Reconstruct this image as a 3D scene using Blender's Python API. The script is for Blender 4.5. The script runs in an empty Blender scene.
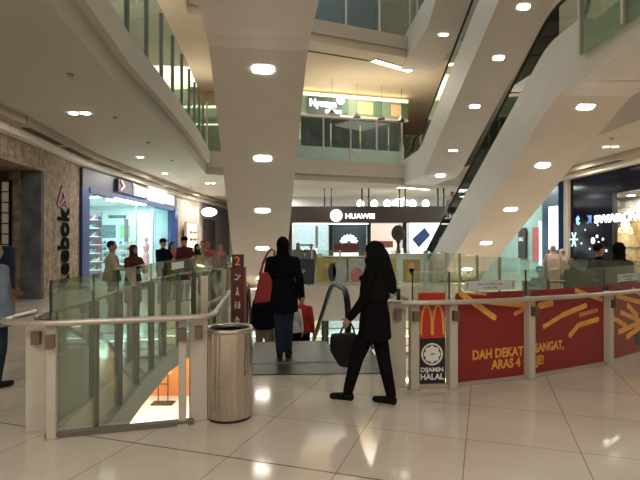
import bpy, bmesh, math, random
from mathutils import Vector, Matrix
random.seed(7)
PI = math.pi
SC = bpy.context.scene
COL = SC.collection

# ------------------------------------------------------------------ helpers
def px(x, y, Y):
    """point at distance Y for a 640x480 frame with the camera at 1.5 m"""
    return Vector(((x-320)/500*Y, Y, 1.5+(242-y)/500*Y))

MATS = {}
def mat(name, col, rough=.6, metal=0., emit=0., var=.06, scale=8., ecol=None, spec=.5, coat=0.):
    if name in MATS: return MATS[name]
    m = bpy.data.materials.new(name); m.use_nodes = True
    nt = m.node_tree; b = nt.nodes['Principled BSDF']
    b.inputs['Roughness'].default_value = rough
    b.inputs['Metallic'].default_value = metal
    b.inputs['Specular IOR Level'].default_value = spec
    b.inputs['Coat Weight'].default_value = coat
    if var > 0:
        tc = nt.nodes.new('ShaderNodeTexCoord'); n = nt.nodes.new('ShaderNodeTexNoise')
        n.inputs['Scale'].default_value = scale; n.inputs['Detail'].default_value = 4
        r = nt.nodes.new('ShaderNodeValToRGB')
        r.color_ramp.elements[0].position = .3; r.color_ramp.elements[1].position = .7
        r.color_ramp.elements[0].color = (*[c*(1-var) for c in col], 1)
        r.color_ramp.elements[1].color = (*[min(1, c*(1+var)) for c in col], 1)
        nt.links.new(tc.outputs['Object'], n.inputs['Vector'])
        nt.links.new(n.outputs['Fac'], r.inputs['Fac'])
        nt.links.new(r.outputs['Color'], b.inputs['Base Color'])
    else:
        b.inputs['Base Color'].default_value = (*col, 1)
    if emit > 0:
        b.inputs['Emission Color'].default_value = (*(ecol or col), 1)
        b.inputs['Emission Strength'].default_value = emit
    MATS[name] = m
    return m

def glass_mat(name, tint, refl_ior=1.6, diffuse_mix=.06, dcol=(.6,.6,.55)):
    if name in MATS: return MATS[name]
    m = bpy.data.materials.new(name); m.use_nodes = True
    nt = m.node_tree; nt.nodes.clear()
    out = nt.nodes.new('ShaderNodeOutputMaterial')
    tr = nt.nodes.new('ShaderNodeBsdfTransparent'); tr.inputs['Color'].default_value = (*tint, 1)
    gl = nt.nodes.new('ShaderNodeBsdfGlossy'); gl.inputs['Roughness'].default_value = .02
    gl.inputs['Color'].default_value = (.85,.92,.85,1)
    df = nt.nodes.new('ShaderNodeBsdfDiffuse'); df.inputs['Color'].default_value = (*dcol, 1)
    fr0 = nt.nodes.new('ShaderNodeFresnel'); fr0.inputs['IOR'].default_value = refl_ior
    ge = nt.nodes.new('ShaderNodeNewGeometry'); iv = nt.nodes.new('ShaderNodeMath'); iv.operation = 'SUBTRACT'; iv.inputs[0].default_value = 1
    nt.links.new(ge.outputs['Backfacing'], iv.inputs[1]); fr = nt.nodes.new('ShaderNodeMath'); fr.operation = 'MULTIPLY'
    nt.links.new(fr0.outputs[0], fr.inputs[0]); nt.links.new(iv.outputs[0], fr.inputs[1])
    m1 = nt.nodes.new('ShaderNodeMixShader'); m2 = nt.nodes.new('ShaderNodeMixShader')
    tc = nt.nodes.new('ShaderNodeTexCoord'); ns = nt.nodes.new('ShaderNodeTexNoise')
    ns.inputs['Scale'].default_value = 3; mr = nt.nodes.new('ShaderNodeMapRange')
    mr.inputs['To Min'].default_value = diffuse_mix*.7; mr.inputs['To Max'].default_value = diffuse_mix*1.3
    nt.links.new(tc.outputs['Object'], ns.inputs['Vector']); nt.links.new(ns.outputs['Fac'], mr.inputs['Value'])
    nt.links.new(mr.outputs['Result'], m1.inputs[0])
    nt.links.new(tr.outputs[0], m1.inputs[1]); nt.links.new(df.outputs[0], m1.inputs[2])
    nt.links.new(fr.outputs[0], m2.inputs[0])
    nt.links.new(m1.outputs[0], m2.inputs[1]); nt.links.new(gl.outputs[0], m2.inputs[2])
    nt.links.new(m2.outputs[0], out.inputs[0])
    MATS[name] = m
    return m

def ob(name, bm, m, parent=None, smooth=False, loc=None):
    me = bpy.data.meshes.new(name)
    bmesh.ops.recalc_face_normals(bm, faces=bm.faces[:])
    bm.to_mesh(me); bm.free()
    for x in (m if isinstance(m, (list, tuple)) else [m]): me.materials.append(x)
    if smooth:
        for p in me.polygons: p.use_smooth = True
    o = bpy.data.objects.new(name, me); COL.objects.link(o)
    if parent is not None: o.parent = parent
    if loc is not None: o.location = loc
    return o

def tag(o, label, cat, group=None, kind=None):
    if label: o['label'] = label
    if cat: o['category'] = cat
    if group: o['group'] = group
    if kind: o['kind'] = kind
    return o
def struct(o, label=None):
    o['kind'] = 'structure'
    if label: o['label'] = label
    return o
def empty(name, loc=(0,0,0), rz=0, label=None, cat=None, group=None, kind=None):
    o = bpy.data.objects.new(name, None); o.empty_display_size = .2
    COL.objects.link(o); o.location = loc; o.rotation_euler = (0,0,rz)
    return tag(o, label, cat, group, kind)

def B(): return bmesh.new()
def box(bm, x0, x1, y0, y1, z0, z1, mi=0, M=None):
    vs = [bm.verts.new(p) for p in ((x0,y0,z0),(x1,y0,z0),(x1,y1,z0),(x0,y1,z0),(x0,y0,z1),(x1,y0,z1),(x1,y1,z1),(x0,y1,z1))]
    if M is not None:
        for v in vs: v.co = M @ v.co
    for f in ((0,3,2,1),(4,5,6,7),(0,1,5,4),(1,2,6,5),(2,3,7,6),(3,0,4,7)):
        bm.faces.new([vs[i] for i in f]).material_index = mi
    return vs
def bevel(bm, w, seg=2):
    bmesh.ops.bevel(bm, geom=bm.edges[:], offset=w, segments=seg, affect='EDGES', profile=.5, clamp_overlap=True)
    return bm
def bar(bm, a, b, w, h, mi=0):
    """box between two points, horizontal width w, height h (h along z-ish)"""
    a = Vector(a); b = Vector(b); d = (b-a); L = d.length; d.normalize()
    s = d.cross(Vector((0,0,1)))
    if s.length < 1e-4: s = Vector((1,0,0))
    s.normalize(); u = s.cross(d)
    M = Matrix((( s.x,d.x,u.x,a.x),(s.y,d.y,u.y,a.y),(s.z,d.z,u.z,a.z),(0,0,0,1)))
    box(bm, -w/2, w/2, 0, L, -h/2, h/2, mi, M)
def tube(bm, pts, r, n=10, mi=0, closed_ends=True, ry=None):
    pts = [Vector(p) for p in pts]; rings = []
    rs = r if isinstance(r, (list, tuple)) else [r]*len(pts)
    prev = None
    for i, p in enumerate(pts):
        d = (pts[min(i+1, len(pts)-1)] - pts[max(i-1, 0)]).normalized()
        if prev is None:
            s = d.cross(Vector((0,0,1)))
            if s.length < 1e-3: s = Vector((1,0,0))
        else:
            s = prev - d*prev.dot(d)
        s.normalize(); prev = s; u = s.cross(d)
        rings.append([bm.verts.new(p + s*math.cos(2*PI*k/n)*rs[i] + u*math.sin(2*PI*k/n)*(rs[i] if ry is None else ry)) for k in range(n)])
    for a, b in zip(rings, rings[1:]):
        for k in range(n):
            bm.faces.new((a[k], a[(k+1)%n], b[(k+1)%n], b[k])).material_index = mi
    if closed_ends:
        bm.faces.new(rings[0][::-1]).material_index = mi; bm.faces.new(rings[-1]).material_index = mi
def lathe(bm, prof, n=32, c=(0,0,0), mi=0, sx=1, sy=1, cap=True):
    rings = [[bm.verts.new((c[0]+r*sx*math.cos(2*PI*k/n), c[1]+r*sy*math.sin(2*PI*k/n), c[2]+z)) for k in range(n)] for r, z in prof]
    for a, b in zip(rings, rings[1:]):
        for k in range(n): bm.faces.new((a[k], a[(k+1)%n], b[(k+1)%n], b[k])).material_index = mi
    if cap:
        bm.faces.new(rings[0][::-1]).material_index = mi; bm.faces.new(rings[-1]).material_index = mi
def ellip(bm, c, r, mi=0, u=16, v=10, R=None):
    M = Matrix.Translation(c) @ (R.to_4x4() if R else Matrix.Identity(4)) @ Matrix.Diagonal((*r, 1))
    g = bmesh.ops.create_uvsphere(bm, u_segments=u, v_segments=v, radius=1, matrix=M)
    for vt in g['verts']:
        for f in vt.link_faces: f.material_index = mi
def caps(bm, a, b, ra, rb, n=12):
    a = Vector(a); b = Vector(b)
    tube(bm, [a, b], [ra, rb], n)
    ellip(bm, a, (ra,)*3, u=12, v=8); ellip(bm, b, (rb,)*3, u=12, v=8)
def slab(bm, outer, holes, z0, z1, mi=0):
    es = []
    for loop in [outer]+holes:
        vs = [bm.verts.new((x, y, z1)) for x, y in loop]
        es += [bm.edges.new((vs[i], vs[(i+1) % len(vs)])) for i in range(len(vs))]
    r = bmesh.ops.triangle_fill(bm, use_beauty=True, edges=es)
    fs = [f for f in r['geom'] if isinstance(f, bmesh.types.BMFace)]
    ex = bmesh.ops.extrude_face_region(bm, geom=fs)
    for v in ex['geom']:
        if isinstance(v, bmesh.types.BMVert): v.co.z = z0
def prism(bm, pts, n, th, mi=0):
    """closed polygon pts (3D, planar) thickened by th along n"""
    n = Vector(n)
    a = [bm.verts.new(Vector(p)) for p in pts]; b = [bm.verts.new(Vector(p)+n*th) for p in pts]
    bm.faces.new(a).material_index = mi; bm.faces.new(b[::-1]).material_index = mi
    for i in range(len(a)):
        j = (i+1) % len(a); bm.faces.new((a[i], a[j], b[j], b[i])).material_index = mi

def frame(p0, p1, z=0, flip=False):
    """matrix: local x from p0 to p1 (ground points), local y up, local z out of the face
       (towards the side lying to the right of p0->p1 seen from above)"""
    a = Vector((p0[0], p0[1], z)); d = Vector((p1[0]-p0[0], p1[1]-p0[1], 0)).normalized()
    up = Vector((0,0,1)); n = d.cross(up)
    return Matrix(((d.x, up.x, n.x, a.x),(d.y, up.y, n.y, a.y),(d.z, up.z, n.z, a.z),(0,0,0,1)))

def text(name, s, size, M, m, parent, depth=.004, bold=0., align='LEFT', mirror=False, sx=1.):
    c = bpy.data.curves.new(name, 'FONT'); c.body = s; c.size = size; c.extrude = depth; c.offset = bold
    c.align_x = align; c.resolution_u = 4
    t = bpy.data.objects.new(name+'_tmp', c); COL.objects.link(t)
    dg = bpy.context.evaluated_depsgraph_get()
    me = bpy.data.meshes.new_from_object(t.evaluated_get(dg))
    bpy.data.objects.remove(t)
    me.transform(M @ Matrix.Diagonal((-sx if mirror else sx, 1, 1, 1)))
    me.materials.clear(); me.materials.append(m)
    o = bpy.data.objects.new(name, me); COL.objects.link(o); o.parent = parent
    return o

def copy_tree(o, parent=None):
    c = o.copy(); COL.objects.link(c); c.parent = parent
    for ch in list(o.children):
        copy_tree(ch, c)
    return c

def resample(path, sp):
    P = [Vector((*p, 0)) for p in path]; L = [0]
    for a, b in zip(P, P[1:]): L.append(L[-1]+(b-a).length)
    n = max(1, round(L[-1]/sp)); out = []
    for i in range(n+1):
        t = L[-1]*i/n
        for k in range(len(P)-1):
            if t <= L[k+1]+1e-9:
                f = (t-L[k])/(L[k+1]-L[k]); out.append(P[k].lerp(P[k+1], f)); break
    return out

# ------------------------------------------------------------------ materials
M_plaster = mat('cream_plaster', (.58,.52,.44), .75, var=.03, scale=1.5)
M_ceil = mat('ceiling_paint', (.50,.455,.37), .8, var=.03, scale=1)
M_white = mat('white_paint', (.66,.64,.6), .5, var=.03)
M_creampost = mat('cream_powder_coat', (.56,.52,.44), .4, var=.04)
M_steel = mat('brushed_steel', (.62,.58,.53), .3, 1., var=.1, scale=30)
M_satin = mat('satin_rail', (.6,.55,.48), .35, .6, var=.05)
M_dark = mat('dark_metal', (.03,.028,.027), .4, .5)
M_fin = mat('fin_metal', (.21,.21,.19), .45, .3)
M_rubber = mat('black_rubber', (.006,.006,.006), .4, spec=.25)
M_bracket = mat('bracket_metal', (.2,.14,.11), .4, .6)
M_trim = mat('escalator_cladding', (.6,.58,.54), .45, var=.03, scale=2)
M_under = mat('escalator_underside', (.66,.60,.53), .6, var=.03, scale=1.5)
M_lamp = mat('lamp_glow', (1,.95,.86), .5, emit=14, var=0)
M_lampw = mat('white_lamp_glow', (1,.97,.92), .5, emit=6, var=0)
G_rail = glass_mat('railing_glass', (.90,.94,.90), 1.75, .05, (.5,.55,.47))
G_left = glass_mat('left_railing_glass', (.70,.77,.70), 2.8, .04, (.5,.55,.47))
G_rail2 = glass_mat('upper_railing_glass', (.80,.92,.90), 1.5, .12, (.42,.52,.50))
G_green = glass_mat('green_frosted_glass', (.78,.88,.78), 1.5, .25, (.42,.50,.40))
G_clear = glass_mat('shop_glass', (.92,.97,.97), 1.5, .02)
G_dark_refl = glass_mat('dark_reflection_glass', (.06,.055,.05), 1.35, .85, (.014,.013,.012))  # near-opaque: a dark reflection put into the glass colour
# ------------------------------------------------------------------ camera, world, colour
cam = bpy.data.cameras.new('camera'); cam.sensor_width = 36; cam.lens = 28.125
cam.clip_end = 300
co = bpy.data.objects.new('camera', cam); COL.objects.link(co)
co.location = (0,0,1.5); co.rotation_euler = (math.radians(90.23), 0, 0); SC.camera = co
w = bpy.data.worlds.new('world'); SC.world = w; w.use_nodes = True
w.node_tree.nodes['Background'].inputs[0].default_value = (1,.92,.82,1)
w.node_tree.nodes['Background'].inputs[1].default_value = .55
SC.view_settings.view_transform = 'Standard'; SC.view_settings.look = 'None'
SC.view_settings.gamma = 1; SC.view_settings.use_curve_mapping = False
SC.view_settings.exposure = .2
SC.cycles.use_denoising = True
SC.cycles.max_bounces = 10; SC.cycles.transparent_max_bounces = 24; SC.cycles.diffuse_bounces = 4
SC.cycles.sample_clamp_indirect = 4; SC.cycles.caustics_reflective = False; SC.cycles.caustics_refractive = False

def lamp(loc, energy, size=.5, col=(1,.94,.86), rot=(0,0,0), sy=None, spread=PI):
    l = bpy.data.lights.new('lamp_or_fill_light', 'AREA'); l.energy = energy; l.color = col; l.size = size
    if sy: l.shape = 'RECTANGLE'; l.size_y = sy
    l.spread = spread
    o = bpy.data.objects.new('lamp_or_fill_light', l); COL.objects.link(o); o.location = loc; o.rotation_euler = rot
    return o

# ------------------------------------------------------------------ floor (tiles)
def floor_mat():
    m = bpy.data.materials.new('polished_tile'); m.use_nodes = True; nt = m.node_tree; b = nt.nodes['Principled BSDF']
    N = nt.nodes.new; L = nt.links.new
    tc = N('ShaderNodeTexCoord'); sep = N('ShaderNodeSeparateXYZ'); L(tc.outputs['Object'], sep.inputs[0])
    def math_(op, a, c=None):
        n = N('ShaderNodeMath'); n.operation = op
        for i, v in enumerate((a, c)):
            if v is None: continue
            if isinstance(v, (int, float)): n.inputs[i].default_value = v
            else: L(v, n.inputs[i])
        return n.outputs[0]
    sn, cs = math.sin(math.radians(18.2)), math.cos(math.radians(18.2))
    X, Y = sep.outputs[0], sep.outputs[1]
    n_ = math_('SUBTRACT', math_('MULTIPLY', X, cs), math_('MULTIPLY', Y, sn))
    t_ = math_('ADD', math_('MULTIPLY', X, sn), math_('MULTIPLY', Y, cs))
    def line(c, off, per, wd):
        q = math_('DIVIDE', math_('SUBTRACT', c, off), per)
        fr = math_('FRACT', math_('ADD', q, 1000.5))
        d = math_('MULTIPLY', math_('ABSOLUTE', math_('SUBTRACT', fr, .5)), per)
        return math_('LESS_THAN', d, wd)
    l1 = line(n_, -.133, .785, .0045)
    l2 = line(t_, 3.12, .845, .0045)
    l3 = line(t_, 3.365, .845, .002)
    l4 = line(t_, 3.12, 5.07, .007)
    mx = math_('MAXIMUM', math_('MAXIMUM', l1, math_('MULTIPLY', l3, .5)), math_('MAXIMUM', l2, math_('MULTIPLY', l4, 1.6)))
    ns = N('ShaderNodeTexNoise'); ns.inputs['Scale'].default_value = 1.3; ns.inputs['Detail'].default_value = 5
    L(tc.outputs['Object'], ns.inputs['Vector'])
    rp = N('ShaderNodeValToRGB'); rp.color_ramp.elements[0].color = (.62,.545,.455,1); rp.color_ramp.elements[1].color = (.72,.64,.54,1)
    rp.color_ramp.elements[0].position = .35; rp.color_ramp.elements[1].position = .7
    L(ns.outputs['Fac'], rp.inputs['Fac'])
    mix = N('ShaderNodeMix'); mix.data_type = 'RGBA'; L(math_('MULTIPLY', mx, .6), mix.inputs[0])
    L(rp.outputs['Color'], mix.inputs[6]); mix.inputs[7].default_value = (.16,.11,.08,1)
    L(mix.outputs[2], b.inputs['Base Color'])
    b.inputs['Roughness'].default_value = .09; b.inputs['Specular IOR Level'].default_value = .55
    return m
M_floor = floor_mat()

EDGE_L = [(-1.05,6.95),(-1.0,4.30),(-1.13,4.22),(-2.08,3.95),(-2.2,5.0),(-2.4,6.6),(-2.55,8.3),(-2.5,9.5),(-2.15,10.8),(-2.0,12.6),(-2.0,17.2)]
EDGE_R = [(3.6,17.2),(3.6,9.0),(4.2,8.4),(5.3,8.1),(4.9,7.2),(4.21,6.66),(3.57,6.25),(2.33,5.64),(1.43,5.29),(.98,5.22),(.78,5.32),(.68,7.05)]
HOLE0 = EDGE_L + EDGE_R
bm = B(); slab(bm, [(-13,-5),(14,-5),(14,39),(-13,39)], [HOLE0], -.62, 0)
fl = ob('floor', bm, M_floor); struct(fl, 'polished cream tiled floor around the escalator opening')
# slab edge lining on the far side of the opening
bm = B()
bar(bm, (-2.0,17.17,-.6),(3.6,17.17,-.6), .06, 1.2)
struct(ob('trim_1', bm, mat('slab_edge', (.62,.55,.47), .5)))

# ------------------------------------------------------------------ lower storey
bm = B(); slab(bm, [(-13,-5),(14,-5),(14,39),(-13,39)], [], -5.5, -5.25)
struct(ob('floor', bm, mat('lower_tile', (.8,.76,.68), .15, var=.03)), 'pale floor of the storey below')
bm = B(); box(bm, -9.2,-5.4, 22.0,22.3, -5.25,-.8)
struct(ob('wall_back', bm, mat('orange_paint', (.75,.24,.045), .5)), 'orange wall on the storey below')
bm = B(); box(bm, -9.0,-8.8, 6,22, -5.25,-.7); struct(ob('wall_left', bm, M_plaster))
bm = B(); box(bm, -5.2,14, 30,30.2, -5.25,-.7); struct(ob('wall_back', bm, mat('lower_shop_back', (.35,.3,.22), .6)))
bm = B(); box(bm, 10.8,11, 0,30, -5.25,-.7); struct(ob('wall_right', bm, mat('lower_shop_side', (.35,.3,.22), .6)))
lamp((-6.5,19,-1.2), 420, 2.5, (1,.93,.82))
for (x, y, e) in ((1.5,12,60),(5.5,14,70),(3,20,110),(7,9,60),(8,18,60)):
    lamp((x,y,-.72), e, 1.4, (.95,.95,.9))
lit = mat('lower_shelf_glow', (.85,1,.95), emit=3.5, var=0)
gold = mat('lower_gold_glow', (1,.75,.35), emit=4, var=0)
ctr = mat('lower_counter', (.5,.5,.46), .4)
lc = None
for i in range(4):
    for j in range(3):
        x = 2.6+j*2.6; y = 10.5+i*4.2
        if lc is None:
            e = empty('display_counter', (x,y,-5.25), 0, 'lit display counters of the storey below seen past the glass', 'counter', 'display counters on the lower storey')
            b_ = B(); box(b_, -.9,.9,-.4,.4,0,1.0); ob('cabinet', b_, ctr, e)
            b_ = B(); box(b_, -.85,.85,-.42,-.405,.62,.78); box(b_, -.915,-.905,-.3,.3,.62,.78); ob('light_strip', b_, lit, e)
            b_ = B(); box(b_, -.9,.9,.1,.14,1.0,1.9); box(b_, -.8,.8,.0,.095,1.35,1.4); ob('back_shelf', b_, ctr, e)
            b_ = B()
            for k in range(6): ellip(b_, (-.7+k*.28, .05, 1.52), (.05,.04,.1), u=8, v=6)
            ob('goods', b_, gold, e)
            lc = e
        else:
            c = copy_tree(lc); c.location = (x,y,-5.25)
# hanging lamps over the counters below
pl = None
for k in range(9):
    loc = (2.2+(k%3)*2.7, 9.5+(k//3)*5.5, -.95)
    if pl is None:
        pl = empty('ceiling_lamp', loc, 0, 'round white ceiling lamps of the storey below', 'ceiling lamp', 'ceiling lamps on the lower storey')
        b_ = B(); lathe(b_, [(.05,.33),(.05,.1),(.2,.08),(.2,0)], 16); ob('housing', b_, M_white, pl)
        b_ = B(); lathe(b_, [(.18,-.002),(.18,-.02)], 16); ob('diffuser', b_, M_lampw, pl)
    else:
        c = copy_tree(pl); c.location = loc
# lit shop windows along the back of the lower storey
warmw = mat('lower_window_warm', (1,.8,.5), emit=.5, var=.5, ecol=(1,.8,.5)); coolw = mat('lower_window_cool', (.75,1,.95), emit=.4, var=.4, ecol=(.75,1,.95))
for k, x in enumerate((-4.2,-1.2,1.8,4.8,7.8)):
    e = empty('storefront', (x,29.9,-5.25), 0, 'lit shop windows of the storey below, glimpsed only in the left railing glass', 'shop front', 'shop windows of the lower storey')
    b_ = B(); box(b_, -1.3,1.3,-.1,0,.2,2.7); ob('lit_window', b_, (coolw, warmw)[k%2], e)
    for j in range(4):
        b_ = B(); box(b_, -1.3,1.3,-.35,-.1,.6+j*.5,.64+j*.5); ob('shelf', b_, ctr, e)
    for j in (-1.35,1.35):
        b_ = B(); box(b_, j-.06,j+.06,-.4,0,0,3.2); ob('pillar', b_, M_dark, e)
    b_ = B(); box(b_, -1.3,1.3,-.38,-.352,1.16,1.22); box(b_, -1.3,1.3,-.38,-.352,2.16,2.22); ob('light_strip', b_, lit, e)
    b_ = B(); box(b_, -1.3,1.3,-.42,-.1,2.75,3.3); ob('fascia', b_, (M_dark, ctr)[k%2], e)
    b_ = B(); box(b_, -.6,.6,-.46,-.43,2.9,3.12); ob('sign_light', b_, M_lampw, e)
# sign stand by the orange wall
e = empty('sign_stand', (-6.55,20.9,-5.25), 0, 'black floor stand with a pale orange board before the orange wall below', 'sign stand')
b_ = B(); box(b_, -.45,.45,-.25,.25,0,.05); ob('base', b_, M_dark, e)
b_ = B(); box(b_, -.22,-.18,-.02,.02,.05,1.55); box(b_, .18,.22,-.02,.02,.05,1.55); box(b_, -.2,.2,-.02,.02,.8,.84); ob('frame', b_, M_dark, e)
b_ = B(); box(b_, -.36,.36,-.06,-.025,1.25,2.3); bevel(b_, .01); ob('board', b_, mat('pale_orange_board', (.9,.42,.2), .5), e)

# ------------------------------------------------------------------ upper storeys
H1 = [(-3.0,2.6),(-3.2,6),(-3.6,9),(-3.8,12),(-4.15,16),(-4.7,20.6),(-.9,22.6),(4.1,24.3),(7.3,25.0),(7.35,2.6)]
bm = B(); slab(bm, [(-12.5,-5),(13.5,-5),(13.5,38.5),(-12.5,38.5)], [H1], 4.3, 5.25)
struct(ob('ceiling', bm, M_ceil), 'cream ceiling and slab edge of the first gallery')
H2 = [(-4.3,2.6),(-4.5,16.4),(-4.7,17.7),(-.3,20.2),(4.1,22.1),(7.5,22.6),(7.5,2.6)]
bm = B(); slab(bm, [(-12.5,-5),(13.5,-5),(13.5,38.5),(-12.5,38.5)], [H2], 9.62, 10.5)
struct(ob('ceiling', bm, mat('uplit_ceiling_paint', (.72,.62,.48), .8, var=.03, scale=1)), 'cream ceiling and slab edge of the second gallery')  # lighter, warmer ceiling copy; part of its brightness is put into the colour
# projecting lips running round the slab edges
def lip(path, z0, z1, off, name, m, th=.12):
    bm = B(); n = len(path); P = [Vector((*p,0)) for p in path]
    ins, outs = [], []
    for i, p in enumerate(P):
        d = (P[min(i+1,n-1)]-P[max(i-1,0)]).normalized(); s = Vector((d.y,-d.x,0))
        ins.append(p); outs.append(p+s*off)
    for i in range(n-1):
        q = [ins[i], ins[i+1], outs[i+1], outs[i]]
        a = [bm.verts.new((v.x,v.y,z0)) for v in q]; b = [bm.verts.new((v.x,v.y,z1)) for v in q]
        bm.faces.new(a[::-1]); bm.faces.new(b)
        for k in range(4): bm.faces.new((a[k],a[(k+1)%4],b[(k+1)%4],b[k]))
    return struct(ob(name, bm, m))
lip([(-3.0,2.6),(-3.2,6),(-3.6,9),(-3.8,12),(-4.15,16),(-4.7,20.6)], 4.72, 5.25, .16, 'trim_2', M_plaster)
lip([(-4.7,20.6),(-.9,22.6),(4.1,24.3),(7.3,25.0)], 4.6, 5.25, .12, 'trim_3', M_plaster)
lip([(-4.7,17.7),(-.3,20.2),(4.1,22.1),(7.5,22.6)], 9.95, 10.5, .12, 'trim_4', M_plaster)
# dark slot and light trough in the ceiling of the first gallery, just behind the slab edge
bm = B(); bar(bm, (-1.2,20.9,9.615),(2.2,22.35,9.615), .12, .02); struct(ob('trim_5', bm, mat('slot_shadow_gap', (.12,.09,.07), .9)))
def trough(a, b, wd, label):
    e = empty('light_trough', a, 0, label, 'ceiling light')
    a = Vector(a); b = Vector(b)
    b_ = B(); bar(b_, (0,0,0), b-a, wd, .05); ob('housing', b_, M_white, e)
    b_ = B(); bar(b_, (b-a)*.02-Vector((0,0,.03)), (b-a)*.98-Vector((0,0,.03)), wd*.8, .02); ob('diffuser', b_, mat('warm_trough_glow', (1,.85,.6), emit=9, var=0), e)
trough((2.35,22.2,9.59),(4.3,23.6,9.59), .34, 'long warm light trough set in the first gallery ceiling above the green café band')
trough((3.9,25.1,4.27),(5.7,26.2,4.27), .3, 'thin warm light trough in the ground floor ceiling above the phone shop')
# right landing slab at the head of the right escalator
bm = B(); slab(bm, [(4.95,3),(7.34,3),(7.34,10.1),(6.5,10.1),(6.5,9.5),(4.95,9.5)], [], 4.572, 5.5)
struct(ob('ceiling', bm, M_under), 'landing at the head of the right-hand escalator')

# ------------------------------------------------------------------ walls
def brick_mural():
    m = bpy.data.materials.new('painted_brick'); m.use_nodes = True; nt = m.node_tree; b = nt.nodes['Principled BSDF']
    N = nt.nodes.new; L = nt.links.new
    tc = N('ShaderNodeTexCoord'); mp = N('ShaderNodeMapping'); mp.inputs['Rotation'].default_value = (PI/2, 0, PI/2)
    L(tc.outputs['Object'], mp.inputs[0])
    br = N('ShaderNodeTexBrick'); br.inputs['Scale'].default_value = 9
    br.inputs['Color1'].default_value = (.42,.31,.21,1); br.inputs['Color2'].default_value = (.30,.215,.145,1); br.inputs['Mortar'].default_value = (.2,.16,.12,1)
    br.inputs['Mortar Size'].default_value = .012
    L(mp.outputs[0], br.inputs['Vector'])
    ns = N('ShaderNodeTexNoise'); ns.inputs['Scale'].default_value = 4.5; ns.inputs['Detail'].default_value = 6
    L(tc.outputs['Object'], ns.inputs['Vector'])
    rp = N('ShaderNodeValToRGB'); e = rp.color_ramp.elements; e[0].position=.36; e[0].color=(.35,.35,.35,1); e[1].position=.6; e[1].color=(1,1,1,1)
    L(ns.outputs['Fac'], rp.inputs['Fac'])
    mx = N('ShaderNodeMix'); mx.data_type='RGBA'; mx.blend_type='MULTIPLY'; mx.inputs[0].default_value=.75
    L(br.outputs['Color'], mx.inputs[6]); L(rp.outputs['Color'], mx.inputs[7]); L(mx.outputs[2], b.inputs['Base Color'])
    b.inputs['Roughness'].default_value=.8
    return m
M_brick = brick_mural()
M_bluegrey = mat('blue_grey_mural', (.13,.14,.15), .7, var=.4, scale=2.2)
WL = [(-6.8,-5),(-6.9,4),(-7.1,11),(-7.3,13.2),(-7.7,16),(-7.65,26.6),(-7.2,32),(-6.9,38)]
WR = [(10.3,-5),(10.3,4),(10.0,15.6),(9.8,20),(9.6,25),(9.2,38)]
def wallseg(name, a, b, z0, z1, th, m, side):
    """th outwards (side=-1 left wall: towards -x)"""
    bm = B(); d = (Vector((*b,0))-Vector((*a,0))).normalized(); s = Vector((-d.y, d.x, 0))*(1 if side<0 else -1)
    q = [Vector((*a,0)), Vector((*b,0)), Vector((*b,0))+s*th, Vector((*a,0))+s*th]
    v0 = [bm.verts.new((p.x,p.y,z0)) for p in q]; v1 = [bm.verts.new((p.x,p.y,z1)) for p in q]
    bm.faces.new(v0); bm.faces.new(v1)
    for k in range(4): bm.faces.new((v0[k],v0[(k+1)%4],v1[(k+1)%4],v1[k]))
    return struct(ob(name, bm, m))
wallseg('wall_left', WL[0], WL[2], 0, 4.3, .2, M_plaster, -1)
wallseg('wall_left', WL[2], WL[3], 3.37, 4.3, 2.6, M_brick, -1)
wallseg('wall_left', WL[3], WL[4], 0, 4.3, .9, M_brick, -1)
wallseg('wall_left', WL[4], WL[5], 3.88, 4.3, .3, M_plaster, -1)
wallseg('wall_left', WL[5], (-7.3,30.8), 0, 4.3, .3, mat('far_shop_front', (.55,.45,.36), .6), -1)
wallseg('wall_left', (-7.3,30.8), WL[7], 0, 4.3, .3, mat('far_grey_panel', (.2,.17,.16), .6), -1)
bm = B(); box(bm, -9.85,-9.6, 10.0,13.3, 0,3.4); struct(ob('wall_left', bm, M_bluegrey), 'blue-grey mural wall set back beside the brick pier')
wallseg('wall_right', WR[0], (10.12,11), 0, 4.3, .2, M_plaster, 1)
wallseg('wall_right', (10.12,11), (9.8,19.8), 4.0, 4.3, .2, M_plaster, 1)
wallseg('wall_right', (9.8,19.8), (9.6,25), 4.0, 4.3, .2, M_plaster, 1)
wallseg('wall_right', (9.6,25), WR[5], 0, 4.3, .2, M_plaster, 1)
bm = B(); box(bm, -12.5,13.5, 38,38.3, 0,15.6); struct(ob('wall_back', bm, M_plaster))
bm = B(); box(bm, -12.5,13.5, -5.3,-5, 0,15.6); struct(ob('wall_front', bm, M_plaster))
for nm, x in (('wall_left',-12.3),('wall_right',13.3)):
    bm = B(); box(bm, x-.2,x+.2, -5,38.3, 0,15.6); struct(ob(nm, bm, M_plaster))
bm = B(); box(bm, -8.6,-8.3, -5,38, 5.25,9.62); struct(ob('wall_left', bm, M_plaster))
bm = B(); box(bm, 10.3,10.6, -5,38, 5.25,9.62); struct(ob('wall_right', bm, M_plaster))
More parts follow.
